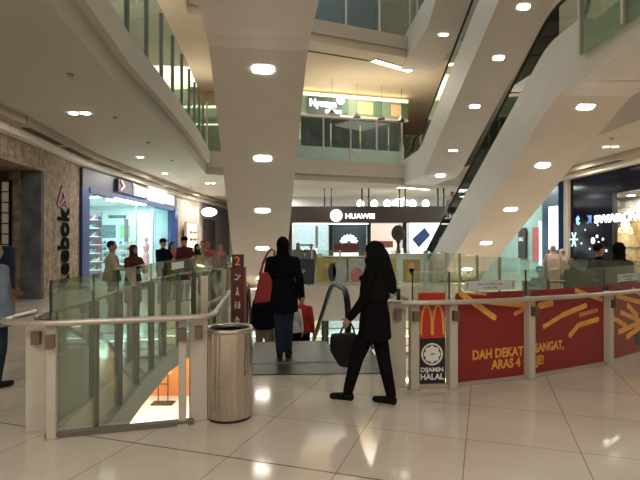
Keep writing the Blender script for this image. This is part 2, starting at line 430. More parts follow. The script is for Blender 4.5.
# bulkhead with slots over the shopfronts
M_lip = mat('cornice_cream', (.72,.66,.55), .6, var=.02)
M_bulk = mat('bulkhead_brown', (.36,.29,.2), .7, var=.03)
M_slot = mat('air_slot', (.05,.045,.035), .9)
def cornice(path, side, n0):
    bm = B(); bm2 = B(); bm3 = B()
    for i, (a, b) in enumerate(zip(path, path[1:])):
        A = Vector((*a,0)); Bv = Vector((*b,0)); d = (Bv-A).normalized(); s = Vector((d.y,-d.x,0))*(1 if side<0 else -1)
        bar(bm, A+s*.12+Vector((0,0,4.02)), Bv+s*.12+Vector((0,0,4.02)), .26, .16)
        bar(bm2, A+s*.3+Vector((0,0,4.2)), Bv+s*.3+Vector((0,0,4.2)), .62, .2)
        L = (Bv-A).length; t = .3
        while t+2.0 < L:
            bar(bm3, A+d*t+s*.43+Vector((0,0,4.1)), A+d*(t+2.0)+s*.43+Vector((0,0,4.1)), .2, .02); t += 2.4
    struct(ob('trim_%d'%n0, bm, M_lip)); struct(ob('trim_%d'%(n0+1), bm2, M_bulk)); struct(ob('trim_%d'%(n0+2), bm3, M_slot))
cornice([(-6.9,4),(-7.1,11),(-7.7,16),(-7.65,26.6),(-7.2,32),(-6.9,38)], -1, 6)
cornice([(10.3,4),(10.0,15.6),(9.8,20),(9.6,25),(9.2,37.8)], 1, 9)

# ------------------------------------------------------------------ recessed ceiling lamps and added fixtureless lights
M_lampdim = mat('dim_lamp_glow', (1,.93,.8), .5, emit=3.5, var=0)
def downlight(loc, label, e, n=1, group=None, r=.09, col=(1,.94,.86), m=None):
    g = empty('ceiling_lamp', loc, 0, label, 'ceiling lamp', group)
    b_ = B(); box(b_, -.13*n-.03,.13*n+.03,-.15,.15,-.012,0); bevel(b_, .004); ob('bezel', b_, M_white, g)
    for k in range(n):
        b_ = B(); lathe(b_, [(r,-.014),(r,-.03)], 20, ((k-(n-1)/2)*.26,0,0)); ob('bulb', b_, m or M_lamp, g)
    if e: lamp((loc[0],loc[1],loc[2]-.06), e, .3, col)
    return g
downlight((-5.2,10.8,4.3), 'pair of recessed lamps in the left ceiling nearest the brick mural', 35, 2)
downlight((-5.9,16.4,4.3), 'small recessed lamp in the left ceiling outside the blue sports shop', 45, 1)
downlight((-6.3,20.3,4.3), 'recessed lamp close to the bulkhead over the blue sports shop', 80, 1)
downlight((-5.2,23.7,4.3), 'bright far recessed lamp left of the central escalator', 110, 2)
downlight((8.5,14.6,4.3), 'double recessed lamp in the right ceiling before the dark jewellery shop', 22, 2, m=M_lampdim)
downlight((8.7,17.6,4.3), 'small recessed lamp in the right ceiling behind the escalator', 60, 1)
for (x, y) in ((-3,0),(3,0),(-1.5,-2.5),(2,-3)):  # out of view behind the camera, added to lighten the concourse
    downlight((x,y,4.3), 'unseen added lamps over the near concourse', 70, 2, 'lamps over the near concourse')
for (x, y) in ((-6.5,28),(8.8,8),(8.6,24),(-2,30),(5,31)):  # area lights without fixtures
    lamp((x,y,4.2), 60, .5)
for (x, y, z, e) in ((-6.5,8,9.5,90),(-6.5,16,9.5,90),(-3,24.5,9.5,80),(2.5,25,9.5,70),(9,16,9.5,90),(0,24,15,150)):  # area lights without fixtures, added to bounce light onto the gallery ceilings
    lamp((x,y,z), e, 3.0)
lamp((.5,26,4.2), 70, 1.5)  # area light without a fixture
lamp((2.4,24.8,7.6), 75, 6.0, (1,.84,.62), rot=(PI,0,0), sy=2.5)   # added unseen uplight brightening the ceiling before the cafe
lamp((-6.4,13,7.6), 60, 1.2, (1,.86,.68), rot=(PI,0,0), sy=9)  # added unseen uplight for the left gallery ceiling
lamp((-6.0,23.5,7.6), 30, 2, (1,.86,.68), rot=(PI,0,0))  # added unseen uplight at the far left of the gallery
# small smoke detectors
for k, (x, y) in enumerate(((70,74),(115,117),(148,142),(172,160),(640-28,138))):
    Y = 1400/(242-y); p = px(x, y, Y)
    b_ = B(); lathe(b_, [(.05,0),(.05,-.02),(.03,-.045)], 14)
    o = ob('smoke_detector', b_, mat('detector_grey', (.3,.28,.26), .6), loc=(p.x,p.y,4.3))
    tag(o, ['small dark detector on the left ceiling nearest the glass balustrade above','small dark detector between the lamp pair and the slab edge','small detector on the left ceiling above the sports shop lamp','far small detector on the left ceiling','small detector on the right ceiling near the double lamp'][k], 'smoke detector')
# ------------------------------------------------------------------ escalators
TAN = .525
def escalator(foot, k, rise, label, lights, low_len=2.2, up_len=3.0, width=1.56, deck=.25, up_under=.63, low_under=.95,
              slope_under=1.15, dark_low=False, cladding=None, glow=14, group=None, hr=.95, lx=0.):
    d = Vector((-k, -1, 0)).normalized(); rz = math.atan2(-d.x, d.y)
    c = math.sqrt(1+k*k); R = rise/TAN
    E = empty('escalator', foot, rz, label, 'escalator', group)
    hw = width/2; cm = cladding or M_trim
    ub = (slope_under-low_under)/TAN; ut = R-(slope_under-up_under)/TAN+ (0)
    # underside (u, z)
    u_lo = ub; z_lo = -low_under; u_hi = R+(slope_under-up_under)/TAN; z_hi = rise-up_under
    und = [(-low_len, z_lo), (u_lo-.3, z_lo), (u_lo, z_lo+.03), (u_lo+.3, z_lo+.3*TAN-.02), (u_hi-.4, z_hi-.4*TAN-.0), (u_hi, z_hi-.05), (u_hi+.4, z_hi), (R+up_len, z_hi)]
    def dk(u, h):
        if u < -.4: return h
        if u < .4: return h+ (u+.4)**2/1.6*TAN
        if u > R+.4: return rise+h
        if u > R-.4: return rise+h-(R+.4-u)**2/1.6*TAN
        return u*TAN+h
    us = [-low_len, -.4, -.2, 0, .2, .4, R-.4, R-.2, R, R+.2, R+.4, R+up_len]
    top = [(u, dk(u, deck)) for u in us]
    # truss cladding: two side skins + underside + ends, one closed body below the steps
    bm = B(); poly = und+top[::-1]
    L = [bm.verts.new((-hw, u, z)) for u, z in poly]; Rr = [bm.verts.new((hw, u, z)) for u, z in poly]
    Li = [bm.verts.new((-hw+.16, u, z)) for u, z in poly[len(und):]]; Ri = [bm.verts.new((hw-.16, u, z)) for u, z in poly[len(und):]]
    n = len(poly); nu = len(und)
    bm.faces.new(L[::-1]); bm.faces.new(Rr)
    for i in range(nu-1):
        bm.faces.new((L[i],L[i+1],Rr[i+1],Rr[i])).material_index = 1
    for i in range(nu, n-1):
        j = i-nu
        bm.faces.new((L[i],L[i+1],Li[j+1],Li[j])); bm.faces.new((Rr[i],Rr[i+1],Ri[j+1],Ri[j]))
    bm.faces.new((L[nu-1],L[nu],Rr[nu],Rr[nu-1])); bm.faces.new((L[0],L[-1],Rr[-1],Rr[0]))
    ob('truss_cladding', bm, [cm, M_under], E)
    # steps
    bm = B(); us0 = 0
    nst = int(R/.4)
    for i in range(nst):
        u = i*.4; z = dk(u+.4, 0); box(bm, -hw+.17, hw-.17, u, u+.4, z-.24, z)
    ob('steps', bm, mat('step_grey', (.08,.08,.085), .4, .4), E)
    bm = B(); box(bm, -hw+.17,hw-.17, -low_len,0, -.04,.004); ob('landing_plate', bm, mat('plate_grey', (.06,.047,.04), .38, .0, var=.35, scale=9), E)
    bm = B(); box(bm, -hw+.17,hw-.17, R,R+up_len*.98, rise-.04,rise+.012); ob('landing_plate', bm, mat('plate_grey', (.2,.19,.18)), E)
    # balustrades
    r0 = .36
    path = []
    ca = (-1.0, hr-r0)
    for a in range(-80, -271, -19): path.append((ca[0]+r0*math.cos(math.radians(a)), ca[1]+r0*math.sin(math.radians(a))))
    path += [(u, dk(u, hr)) for u in us[1:-1]]
    cb = (R+1.0, rise+hr-r0)
    for a in range(90, -81, -19): path.append((cb[0]+r0*math.cos(math.radians(a)), cb[1]+r0*math.sin(math.radians(a))))
    path = [(u, z) for u, z in path]
    for s in (-1, 1):
        x = s*(hw-.08)
        bm = B(); tube(bm, [(x, u, z) for u, z in path], .04, 10, ry=.04); ob('handrail', bm, M_rubber, E, smooth=True)
        bm = B()
        lo = [(u, dk(u, deck-.02)) for u in us[1:-1]]
        gl_top = [p for p in path if p[1] > 0]
        pts = gl_top + [(R+1.15, rise+deck)] + lo[::-1] + [(-1.15, deck)]
        cut = R+.3
        def side_glass(pts, m):
            bm = B(); a_ = [bm.verts.new((x-.006, u, z)) for u, z in pts]; b_ = [bm.verts.new((x+.006, u, z)) for u, z in pts]
            f1 = bm.faces.new(a_); f2 = bm.faces.new(b_[::-1])
            bmesh.ops.triangulate(bm, faces=[f1, f2])
            ob('balustrade_glass', bm, m, E)
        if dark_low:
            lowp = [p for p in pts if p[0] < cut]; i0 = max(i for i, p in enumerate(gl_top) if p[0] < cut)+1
            side_glass([p for p in gl_top if p[0] < cut]+[(cut, dk(cut, hr)), (cut, dk(cut, deck-.02))]+[p for p in lo[::-1] if p[0] < cut]+[(-1.15, deck)], G_dark_refl)
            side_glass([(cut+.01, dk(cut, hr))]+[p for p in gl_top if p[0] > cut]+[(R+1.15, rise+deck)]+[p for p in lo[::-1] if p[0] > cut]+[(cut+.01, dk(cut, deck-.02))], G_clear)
        else: side_glass(pts, G_clear)
        bm = B(); tube(bm, [(x, u, dk(u, deck+.015)) for u in us[1:-1]], .02, 6); ob('deck_strip', bm, M_steel, E)
    # underside lamps
    Rz = Matrix.Rotation(-rz, 4, 'Z')
    for yy in lights:
        u = (foot[1]-yy)*c
        if u < u_lo: z = z_lo; t = 0
        elif u > u_hi: z = z_hi; t = 0
        else: z = (u*TAN)-slope_under; t = math.atan(TAN)
        M = Matrix.Translation((lx, u, z-.004)) @ Matrix.Rotation(t, 4, 'X')
        bm = B(); n = 24
        vs = []; vb = []
        for q in range(n):
            a = 2*PI*q/n; cx, sx = math.cos(a), math.sin(a)
            X_ = .18*math.copysign(abs(cx)**.6, cx); Y_ = .092*math.copysign(abs(sx)**.6, sx)
            vs.append(bm.verts.new(M @ Vector((X_, Y_, .0)))); vb.append(bm.verts.new(M @ Vector((X_, Y_, -.012))))
        bm.faces.new(vs); bm.faces.new(vb[::-1])
        for q in range(n): bm.faces.new((vs[q], vs[(q+1)%n], vb[(q+1)%n], vb[q]))
        ob('underside_lamp', bm, M_lamp, E)
        wl = Matrix.Translation(foot) @ Matrix.Rotation(rz, 4, 'Z') @ Vector((0, u-.05, z-.14))
        if glow: lamp(wl, glow, .3, (1,.93,.82), spread=2.3)
    return E
escalator((-2.25,18.85,0), -.117, 5.25, 'pale escalator in the centre seen from beneath, a row of lamps down its underside', (8.35,10.5,12.35,14.15,16.0), up_len=5.5, low_len=2.0, lx=-.07)
escalator((5.12,21.2,0), -.052, 5.5, 'pale escalator on the right rising from the ground floor, glass sides coloured dark as a reflection, lamps beneath', (10.65,12.5,14.36,16.2,18.0), up_len=1.2, dark_low=True, up_under=.93)
escalator((5.08,21.6,5.25), -.083, 5.25, 'pale escalator high on the right climbing from the first gallery', (21.2,19.7,17.5,15.6,14.0,12.4), low_len=3.0)
escalator((4.78,19.0,10.5), -.06, 5.25, 'topmost pale escalator at the upper edge leaving the second gallery', (19.25,17.9,16.2), low_len=4.2, low_under=1.0, glow=8)
# escalator going down from the near concourse; its top landing lies before the camera
R0 = 10.0
E0 = escalator((-1.62,17.35,-5.25), -.119, 5.25, 'escalator descending from the concourse, steel landing plate and black handrails', (), up_len=1.25, width=1.42, deck=.02, low_len=2.5, glow=0, hr=.9)
# wide steel entry plate in the floor in front of it
bm = B()
prism(bm, [(-1.0,5.62,.003),(.80,5.70,.003),(.70,7.02,.003),(.12,6.98,.003),(-1.06,6.86,.003)], (0,0,1), .006)
o = ob('entry_plate', bm, mat('entry_plate_steel', (.06,.047,.04), .36, .0, var=.6, scale=5))
tag(o, 'dark scuffed steel plate set in the tiles before the descending escalator', 'floor plate')

# ------------------------------------------------------------------ glass railings
def railing(label, path, z0, gz, gtop, sp, glass, post=None, post_w=.03, post_d=.1, pz=None, hand=None, hoff=.1, hr=.022,
            hmat=None, bracket=True, cat='railing', gap=.012, group=None, at=None, joint=False):
    P = [Vector((*p,0)) for p in at] if at else resample(path, sp)
    e = empty('glass_railing', (P[0].x,P[0].y,z0), 0, label, cat, group)
    O = Vector((P[0].x,P[0].y,z0)); n = len(P)
    for i in range(n-1):
        d = (P[i+1]-P[i]).normalized()
        bm = B(); a = P[i]+d*gap-O; b = P[i+1]-d*gap-O; a.z = b.z = (gz+gtop)/2-z0+ (0); a.z = b.z = (gz+gtop)/2-z0
        bar(bm, a, b, .014, gtop-gz); ob('glass_panel', bm, glass, e)
    if post:
        for i in range(n):
            d = (P[min(i+1,n-1)]-P[max(i-1,0)]).normalized(); a = P[i]-O
            M = Matrix(((d.x,-d.y,0,a.x),(d.y,d.x,0,a.y),(0,0,1,0),(0,0,0,1)))
            bm = B(); box(bm, -post_w/2,post_w/2,-post_d/2,post_d/2, pz[0]-z0,pz[1]-z0, 0, M); ob('post', bm, post, e)
    if joint:
        for i in range(n):
            d = (P[min(i+1,n-1)]-P[max(i-1,0)]).normalized(); a = P[i]-O
            M = Matrix(((d.x,-d.y,0,a.x),(d.y,d.x,0,a.y),(0,0,1,0),(0,0,0,1)))
            bm = B()
            if post: box(bm, -.012,.012,-.05,-.044, pz[0]-z0,pz[1]-z0, 0, M)
            box(bm, -.005,.005,-.009,.009, gz-z0,gtop-z0, 0, M); ob('joint_strip', bm, M_dark, e)
    if hand:
        Q = []
        for i, p in enumerate(P):
            d = (P[min(i+1,n-1)]-P[max(i-1,0)]).normalized(); s = Vector((d.y,-d.x,0))
            Q.append(p-O+s*hoff+Vector((0,0,hand)))
        bm = B(); tube(bm, Q, hr, 10); ob('handrail', bm, hmat or M_satin, e, smooth=True)
        if bracket:
            for i in range(n):
                q = Q[i]; a = P[i]-O; a.z = q.z-.05
                bm = B(); bar(bm, a, q-Vector((0,0,.05)), .06, .07); ob('bracket', bm, M_bracket, e)
    return e
# left side of the opening: tall glass with dark fins that run down over the slab edge
railing('tall glass railing with dark fins along the left side of the opening', [(-2.17,4.04),(-2.2,5.0),(-2.4,6.6),(-2.55,8.3),(-2.5,9.5),(-2.15,10.8),(-2.05,12.9)],
        0, -.34, 1.19, .78, G_left, M_fin, .02, .085, (-.34,.93), hand=.9, hoff=-.12, joint=True)
bm = B()
pts = [(-2.14,4.0),(-2.17,5.0),(-2.37,6.6),(-2.52,8.3),(-2.47,9.5),(-2.12,10.8),(-2.02,12.9)]
for a, b in zip(pts, pts[1:]): bar(bm, (*a,-.5), (*b,-.5), .06, .3)
struct(ob('trim_20', bm, mat('edge_channel', (.36,.36,.33), .4)))
# front left railing
A0, A1 = (-2.08,3.86), (-1.07,4.17)
railing('low glass railing across the front of the left opening', None, 0, .06, 1.18, 1, G_rail, at=[A0, A1], hand=None, joint=True, pz=(.06,1.18))
def rail_post(p, w_, z1, label, d=.07, az=0., foot=True, z0=0):
    e = empty('railing_post', (p[0],p[1],z0), az, label, 'post')
    bm = B(); box(bm, -w_/2,w_/2,-d/2,d/2,0,z1-z0); bevel(bm, .006, 1); ob('post_body', bm, M_creampost, e)
    if foot:
        bm = B(); box(bm, -w_/2-.012,w_/2+.012,-d/2-.012,d/2+.012,0,.014); ob('foot_plate', bm, M_satin, e)
    bm = B(); box(bm, -.03,.03,-d/2-.06,-d/2,.70,.80); ob('bracket', bm, M_bracket, e)
    return e
azl = math.atan2(A1[1]-A0[1], A1[0]-A0[0])
rail_post((-2.235,3.96), .16, .87, 'wide cream end panel at the left end of the front railing', .05, azl)
rail_post((-2.05,3.83), .07, .87, 'slim cream post just right of the left end panel', .08, azl)
rail_post((-1.135,4.13), .06, .87, 'slim cream post at the right end of the front glass', .08, azl)
rail_post((-1.02,4.2), .15, .87, 'wide cream end panel beside the steel bin', .05, azl)
# its long handrail with returns at both ends
e = empty('handrail', (-2.4,3.85,0), 0, 'long satin steel handrail across the left opening, bent back at both ends', 'handrail')
bm = B(); O = Vector((-2.4,3.85,0))
hp = [(-2.48,4.35,.89),(-2.47,4.0,.89),(-2.44,3.86,.89),(-2.36,3.80,.89),(-2.05,3.74,.89),(-1.1,4.03,.89),(-.98,4.06,.89),(-.91,4.12,.89),(-.90,4.3,.89),(-1.0,5.2,.89),(-1.16,6.5,.89)]
tube(bm, [Vector(p)-O for p in hp], .024, 12); ob('rail_tube', bm, M_satin, e, smooth=True)
bm = B(); bar(bm, (A0[0]-.02,A0[1]-.03,.02), (A1[0]+.02,A1[1]-.03,.02), .07, .035)
struct(ob('trim_21', bm, mat('base_channel', (.2,.18,.16), .4, .5)))
# glass beside the landing, left and right
railing('glass railing between the left opening and the landing plate', None, 0, .05, 1.2, 1, G_rail, M_satin, .03, .06, (0,1.2), at=[(-1.02,4.42),(-1.06,5.5),(-1.1,6.7)])
railing('glass railing returning behind the red panels to the descending escalator', None, 0, .05, 1.2, 1, G_rail, M_dark, .02, .04, (.0,1.0), hand=.89, hoff=.09, at=[(.84,5.36),(.78,6.2),(.73,7.0)])
# right curved railing in front of the red panels
RP = [(.955,5.17),(1.345,5.21),(2.28,5.55),(3.50,6.17),(4.66,7.02),(5.25,7.95)]
railing('curved glass railing behind the red burger panels', None, 0, .04, 1.19, 1, G_rail, at=RP[:-1]+[(5.2,7.9)], gap=.008, joint=True, pz=(.04,1.17))
ln = ['leftmost cream post, between the white end panel and the halal panel','cream post between the halal panel and the first red panel','cream post that hides part of the slogan','cream post between the second slogan panel and the heap of fries','cream post beyond the right edge of the halal side']
for i, p in enumerate(RP[:5]):
    q0 = RP[max(i-1,0)]; q1 = RP[i+1]; az = math.atan2(q1[1]-q0[1], q1[0]-q0[0])
    n = Vector((math.sin(az), -math.cos(az)))
    rail_post((p[0]+n.x*.05, p[1]+n.y*.05), .09, .90, ln[i], .1, az)
rail_post((.80,5.17), .17, .86, 'wide pale end panel left of the halal panel', .04, 0)
e = empty('handrail', (.73,5.0,0), 0, 'satin handrail running in front of the red burger panels', 'handrail')
O = Vector((.73,5.0,0)); bm = B()
hp = [(.70,5.5,.89),(.69,5.2,.89),(.72,5.06,.89),(.82,5.0,.89),(.98,5.01,.89),(1.42,5.07,.89),(1.9,5.2,.89),(2.37,5.40,.89),(3.0,5.68,.89),(3.63,6.03,.89),(4.2,6.4,.89),(4.75,6.85,.89),(5.35,7.8,.89)]
tube(bm, [Vector(p)-O for p in hp], .026, 12); ob('rail_tube', bm, M_satin, e, smooth=True)
bm = B()
for a, b in zip(RP[:-1], RP[1:]): bar(bm, (a[0]+.02,a[1]-.03,.022),(b[0]+.02,b[1]-.03,.022), .05, .04)
struct(ob('trim_22', bm, M_satin))
# far and right sides of the opening
railing('far glass railing hung with posters beyond the opening', [(-1.25,17.25),(3.6,17.25)], 0, .02, 1.22, 1.05, G_rail, M_satin, .06, .05, (-.5,1.22))
railing('glass railing along the right side of the opening behind the red panels', [(3.6,17.2),(3.6,9.1),(4.2,8.45),(5.2,8.15)], 0, .02, 1.2, 1.4, G_rail, M_satin, .03, .06, (0,1.2))
# upper galleries
railing('tall glass railing with dark fins along the left first gallery', [(-3.14,3),(-3.32,6),(-3.72,9),(-3.92,12),(-4.27,16),(-4.8,20.5)], 5.25, 5.25, 7.3, 1.35, G_rail2, M_fin, .03, .1, (5.4,7.2))
railing('tall glass railing across the far first gallery, dark screens behind it', [(-4.7,20.75),(-.9,22.75),(4.0,24.4)], 5.25, 5.25, 7.25, 1.42, G_rail2, M_white, .07, .06, (5.3,7.3))
railing('glass railing across the far second gallery', [(-4.6,17.9),(-.3,20.32),(4.05,22.22)], 10.5, 10.5, 12.5, 1.75, G_rail2, M_white, .08, .06, (10.6,12.5))
railing('short glass railing turning back beside the second gallery corner', [(4.0,22.2),(3.95,20.2)], 10.5, 10.5, 12.5, 1.9, G_rail2, M_white, .08, .06, (10.6,12.5))
railing('green tinted glass railing at the head of the right escalator', [(4.86,9.3),(4.88,8.0),(4.9,6.7),(4.9,5.4),(4.9,4.1)], 5.0, 4.95, 6.9, 1.3, G_green, M_creampost, .07, .09, (5.0,6.9), hand=6.45, hoff=-.1, bracket=False)
# ------------------------------------------------------------------ red panels on the right railing
M_red = mat('poster_red', (.27,.020,.02), .35, var=.05, scale=3)
M_redd = mat('poster_bright_red', (.52,.03,.02), .35, var=.03)
M_black = mat('poster_black', (.015,.013,.013), .35)
M_yel = mat('lettering_yellow', (.80,.40,.07), .4, var=.05)
M_fry = mat('fries_yellow', (.85,.42,.09), .5, var=.18, scale=14)
M_fryd = mat('fries_dark_print', (.65,.22,.06), .5, var=.15, scale=14)  # darker, redder fries of the print
M_wh = mat('print_white', (.85,.83,.8), .4, var=.02)
def panel(p0, p1, off=.035, inset=.055):
    """frame of a poster hung on the viewer side of the railing between two post points"""
    a = Vector((*p0,0)); b = Vector((*p1,0)); d = (b-a).normalized(); n = Vector((d.y,-d.x,0))
    a2 = a+d*inset+n*off; b2 = b-d*inset+n*off
    return frame(a2, b2, 0), (b2-a2).length
def on_panel(M, x, y):
    o = Vector((0,0,1.5)); r = Vector(((x-320)/500, 1, (242-y)/500))
    n = M.to_3x3() @ Vector((0,0,1)); p0 = M.translation
    t = (p0-o).dot(n)/r.dot(n); q = M.inverted() @ (o+r*t)
    return q.x, q.y
def board(name, M, w_, y0, y1, m, label, cat, th=.008):
    e = empty(name, M.translation, 0, label, cat)
    T = Matrix.Translation(-M.translation) @ M
    bm = B(); box(bm, 0, w_, y0, y1, -th, 0, 0, T); ob('sheet', bm, m, e)
    return e, T
def rbar(bm, T, a, b, w_, z=.002, th=.003):
    a = Vector((*a,0)); b = Vector((*b,0)); d = (b-a).normalized(); s = Vector((-d.y,d.x,0))*w_/2
    pts = [a-s, b-s, b+d*w_*.25, b+s, a+s, a-d*w_*.25]
    n = T.to_3x3() @ Vector((0,0,1))
    prism(bm, [T @ (p+Vector((0,0,z))) for p in pts], n, th)
# halal panel
M, W = panel(RP[0], RP[1])
e, T = board('advert_panel', M, W, .03, .975, M_black, 'narrow panel with golden arches over a white halal emblem', 'advertising panel')
bm = B(); box(bm, 0, W, .51, .977, .0005, .003, 0, T); ob('red_field', bm, M_redd, e)
bm = B()
cx = W/2; y0 = .545
for s in (-1, 1):
    pts = []
    for k in range(13):
        t = k/12; a = PI*(1-t) if s > 0 else PI*t
        xx = cx + s*.062 + .058*math.cos(a)*(1); yy = y0 + .30*math.sin(a)**.75
        pts.append(T @ Vector((xx, yy, .006)))
    tube(bm, pts, [.013]*13, 8)
ob('arches_emblem', bm, M_yel, e)
bm = B()
def ring(bm, c, r0, r1, z0, z1, T, n=32, f0=None, f1=None):
    vs = []
    for k in range(n):
        a = 2*PI*k/n; ra = f0(a) if f0 else r0; rb = f1(a) if f1 else r1
        vs.append([bm.verts.new(T @ Vector((c[0]+r*math.cos(a), c[1]+r*math.sin(a), z))) for r, z in ((ra,z0),(rb,z0),(rb,z1),(ra,z1))])
    for k in range(n):
        p, q = vs[k], vs[(k+1)%n]
        for i in range(4): bm.faces.new((p[i], p[(i+1)%4], q[(i+1)%4], q[i]))
c0 = (cx, .345)
ring(bm, c0, .097, .114, .001, .005, T, 40)
st = lambda a: .072+.014*abs(math.cos(4*a))**.7*1.2
ring(bm, c0, .002, 0, .001, .005, T, 64, None, st)
ob('halal_emblem', bm, M_wh, e)
bm = B()
for k in range(5): rbar(bm, T, (c0[0]-.02+k*.01, c0[1]-.012+(k%2)*.01), (c0[0]-.015+k*.01, c0[1]+.014), .004, .006)
ob('emblem_script', bm, M_black, e)
text('lettering', 'DIJAMIN', .062, T @ Matrix.Translation((cx,.165,.002)), M_wh, e, .001, .002, 'CENTER', sx=1.05)
text('lettering', 'HALAL', .082, T @ Matrix.Translation((cx,.085,.002)), M_wh, e, .001, .003, 'CENTER')
# first slogan panel
def fries(e, T, M, lst, m=M_fry, wd=.05):
    for q in lst:
        bm = B(); a = on_panel(M, q[0], q[1]); b = on_panel(M, q[2], q[3])
        rbar(bm, T, a, b, q[4] if len(q) > 4 else wd); ob('printed_fry', bm, q[5] if len(q) > 5 else m, e)
M, W = panel(RP[1], RP[2])
e, T = board('advert_panel', M, W, .03, .965, M_red, 'red panel reading DAH DEKAT over ARAS 4 with fries along its top', 'advertising panel')
fries(e, T, M, [(460,293,495,318,.062),(488,301.5,524,305,.06),(514,314,524,309,.045,M_fryd),(468,293.2,486,294.5,.02)])
x1, y1 = on_panel(M, 472, 359.6); x2, y2 = on_panel(M, 491.5, 369)
t_ = text('lettering', 'DAH DEKAT', .136, T @ Matrix.Translation((x1,y1,.002)), M_yel, e, .001, .005, sx=.88)
text('lettering', 'ARAS 4', .136, T @ Matrix.Translation((x2,y2,.002)), M_yel, e, .001, .005, sx=.88)
M, W = panel(RP[2], RP[3])
e, T = board('advert_panel', M, W, .03, .965, M_red, 'red panel reading SANGAT with long curved fries across it', 'advertising panel')
fries(e, T, M, [(538,306,552,303,.07),(543,327,562,315,.05),(562,315,586,305,.06),(579,315,597,310,.05,M_fryd),(569,336,578,325,.06),(578,325,598,319,.06),(575,290,602,300,.05)])
x1, y1 = on_panel(M, 534.5, 352.2); x2, y2 = on_panel(M, 536, 364.5)
text('lettering', 'SANGAT,', .136, T @ Matrix.Translation((x1,y1,.002)), M_yel, e, .001, .005, sx=.85)
text('lettering', 'JE!', .136, T @ Matrix.Translation((x2,y2,.002)), M_yel, e, .001, .005, sx=.88)
M, W = panel(RP[3], RP[4])
e, T = board('advert_panel', M, W, .03, .965, M_red, 'red panel with a heap of crossing fries at the right edge', 'advertising panel')
fries(e, T, M, [(616,296,640,302,.06),(627,305,637,316,.07),(613,318,626,326,.06),(618,332,640,322,.07),(626,337,641,326,.07),(620,312,640,321,.06),(632,289,646,297,.06),(640,300,655,318,.07),(645,312,660,300,.06)])
bm = B(); a = on_panel(M, 636, 334); rbar(bm, T, (a[0],a[1]-.08), (a[0]+.12,a[1]-.03), .16); ob('printed_carton', bm, M_black, e)
M, W = panel(RP[4], RP[5])
e, T = board('advert_panel', M, W, .03, .965, M_red, 'plain red panel ending the curved railing beyond the heap of fries', 'advertising panel')
# notices stuck on the glass above
def notice(M, x0, x1, y0, y1, label, txt=True, off=.0):
    e = empty('notice', M.translation, 0, label, 'notice'); T = Matrix.Translation(-M.translation) @ M
    bm = B(); box(bm, x0, x1, y0, y1, .004+off, .007+off, 0, T); ob('sheet', bm, mat('notice_paper', (.58,.64,.60), .5), e)
    if txt:
        m = mat('notice_ink', (.06,.05,.07), .6)
        text('lettering', 'Please do not lean over', (y1-y0)*.34, T @ Matrix.Translation(((x0+x1)/2, y0+(y1-y0)*.55, .008+off)), m, e, .0005, 0, 'CENTER')
        text('lettering', 'the glass railing', (y1-y0)*.28, T @ Matrix.Translation(((x0+x1)/2, y0+(y1-y0)*.2, .008+off)), m, e, .0005, 0, 'CENTER')
        bm = B()
        for xx in (x0+.035, x1-.035):
            rbar(bm, T, (xx-.006,y0+.02), (xx+.004,y1-.035), .012, .008+off, .0005); ring(bm, (xx+.006,y1-.022), .001, .01, .008+off, .0085+off, T, 12)
        ob('pictogram', bm, mat('notice_violet', (.2,.08,.3), .6), e)
    return e
M, W = panel(RP[1], RP[2], .012)
x0, y0 = on_panel(M, 464, 291); x1, y1 = on_panel(M, 515, 281)
notice(M, x0, x1, .985, 1.085, 'pale notice stuck on the glass above the first slogan panel')
M, W = panel(RP[3], RP[4], .012)
x0, _ = on_panel(M, 617, 285); notice(M, x0, x0+.62, .99, 1.09, 'pale notice stuck on the glass above the heap of fries')
for (xa, ya, Y, wd, lb) in ((176,259,8.9,.16,'small pale notice on the left glass railing, the nearer one'),(210,255,12.0,.14,'small pale notice on the left glass railing, the farther one')):
    p = px(xa+4, 262 if Y<10 else 257, Y)
    e = empty('notice', (p.x,p.y,0), 0, lb, 'notice')
    xr = {8.9:-2.51, 12.0:-2.07}[Y]
    e.location = (xr, Y, 0); bm = B(); box(bm, .012,.02,-.5,.25,1.03,1.15); ob('sheet', bm, mat('notice_paper', (.58,.64,.60)), e)

# ------------------------------------------------------------------ bin and totem sign
e = empty('litter_bin', (-.78,4.31,0), 0, 'round brushed steel litter bin standing at the end of the left railing', 'litter bin')
def bin_mat():
    m = bpy.data.materials.new('bin_steel'); m.use_nodes = True; nt = m.node_tree; b = nt.nodes['Principled BSDF']
    tc = nt.nodes.new('ShaderNodeTexCoord'); mp = nt.nodes.new('ShaderNodeMapping'); mp.inputs['Scale'].default_value = (1,1,1)
    n = nt.nodes.new('ShaderNodeTexNoise'); n.inputs['Scale'].default_value = 4
    nt.links.new(tc.outputs['Object'], mp.inputs[0]); nt.links.new(mp.outputs[0], n.inputs['Vector'])
    mr = nt.nodes.new('ShaderNodeMapRange'); mr.inputs['To Min'].default_value=.1; mr.inputs['To Max'].default_value=.14
    nt.links.new(n.outputs['Fac'], mr.inputs['Value']); nt.links.new(mr.outputs['Result'], b.inputs['Roughness'])
    mp2 = nt.nodes.new('ShaderNodeMapping'); mp2.inputs['Scale'].default_value = (7,7,.15); n2 = nt.nodes.new('ShaderNodeTexNoise'); n2.inputs['Scale'].default_value = 3
    bp = nt.nodes.new('ShaderNodeBump'); bp.inputs['Strength'].default_value = .6; bp.inputs['Distance'].default_value = .05
    nt.links.new(tc.outputs['Object'], mp2.inputs[0]); nt.links.new(mp2.outputs[0], n2.inputs['Vector']); nt.links.new(n2.outputs['Fac'], bp.inputs['Height']); nt.links.new(bp.outputs[0], b.inputs['Normal'])
    b.inputs['Base Color'].default_value=(.60,.54,.48,1); b.inputs['Metallic'].default_value=1
    return m
MB_ = bin_mat()
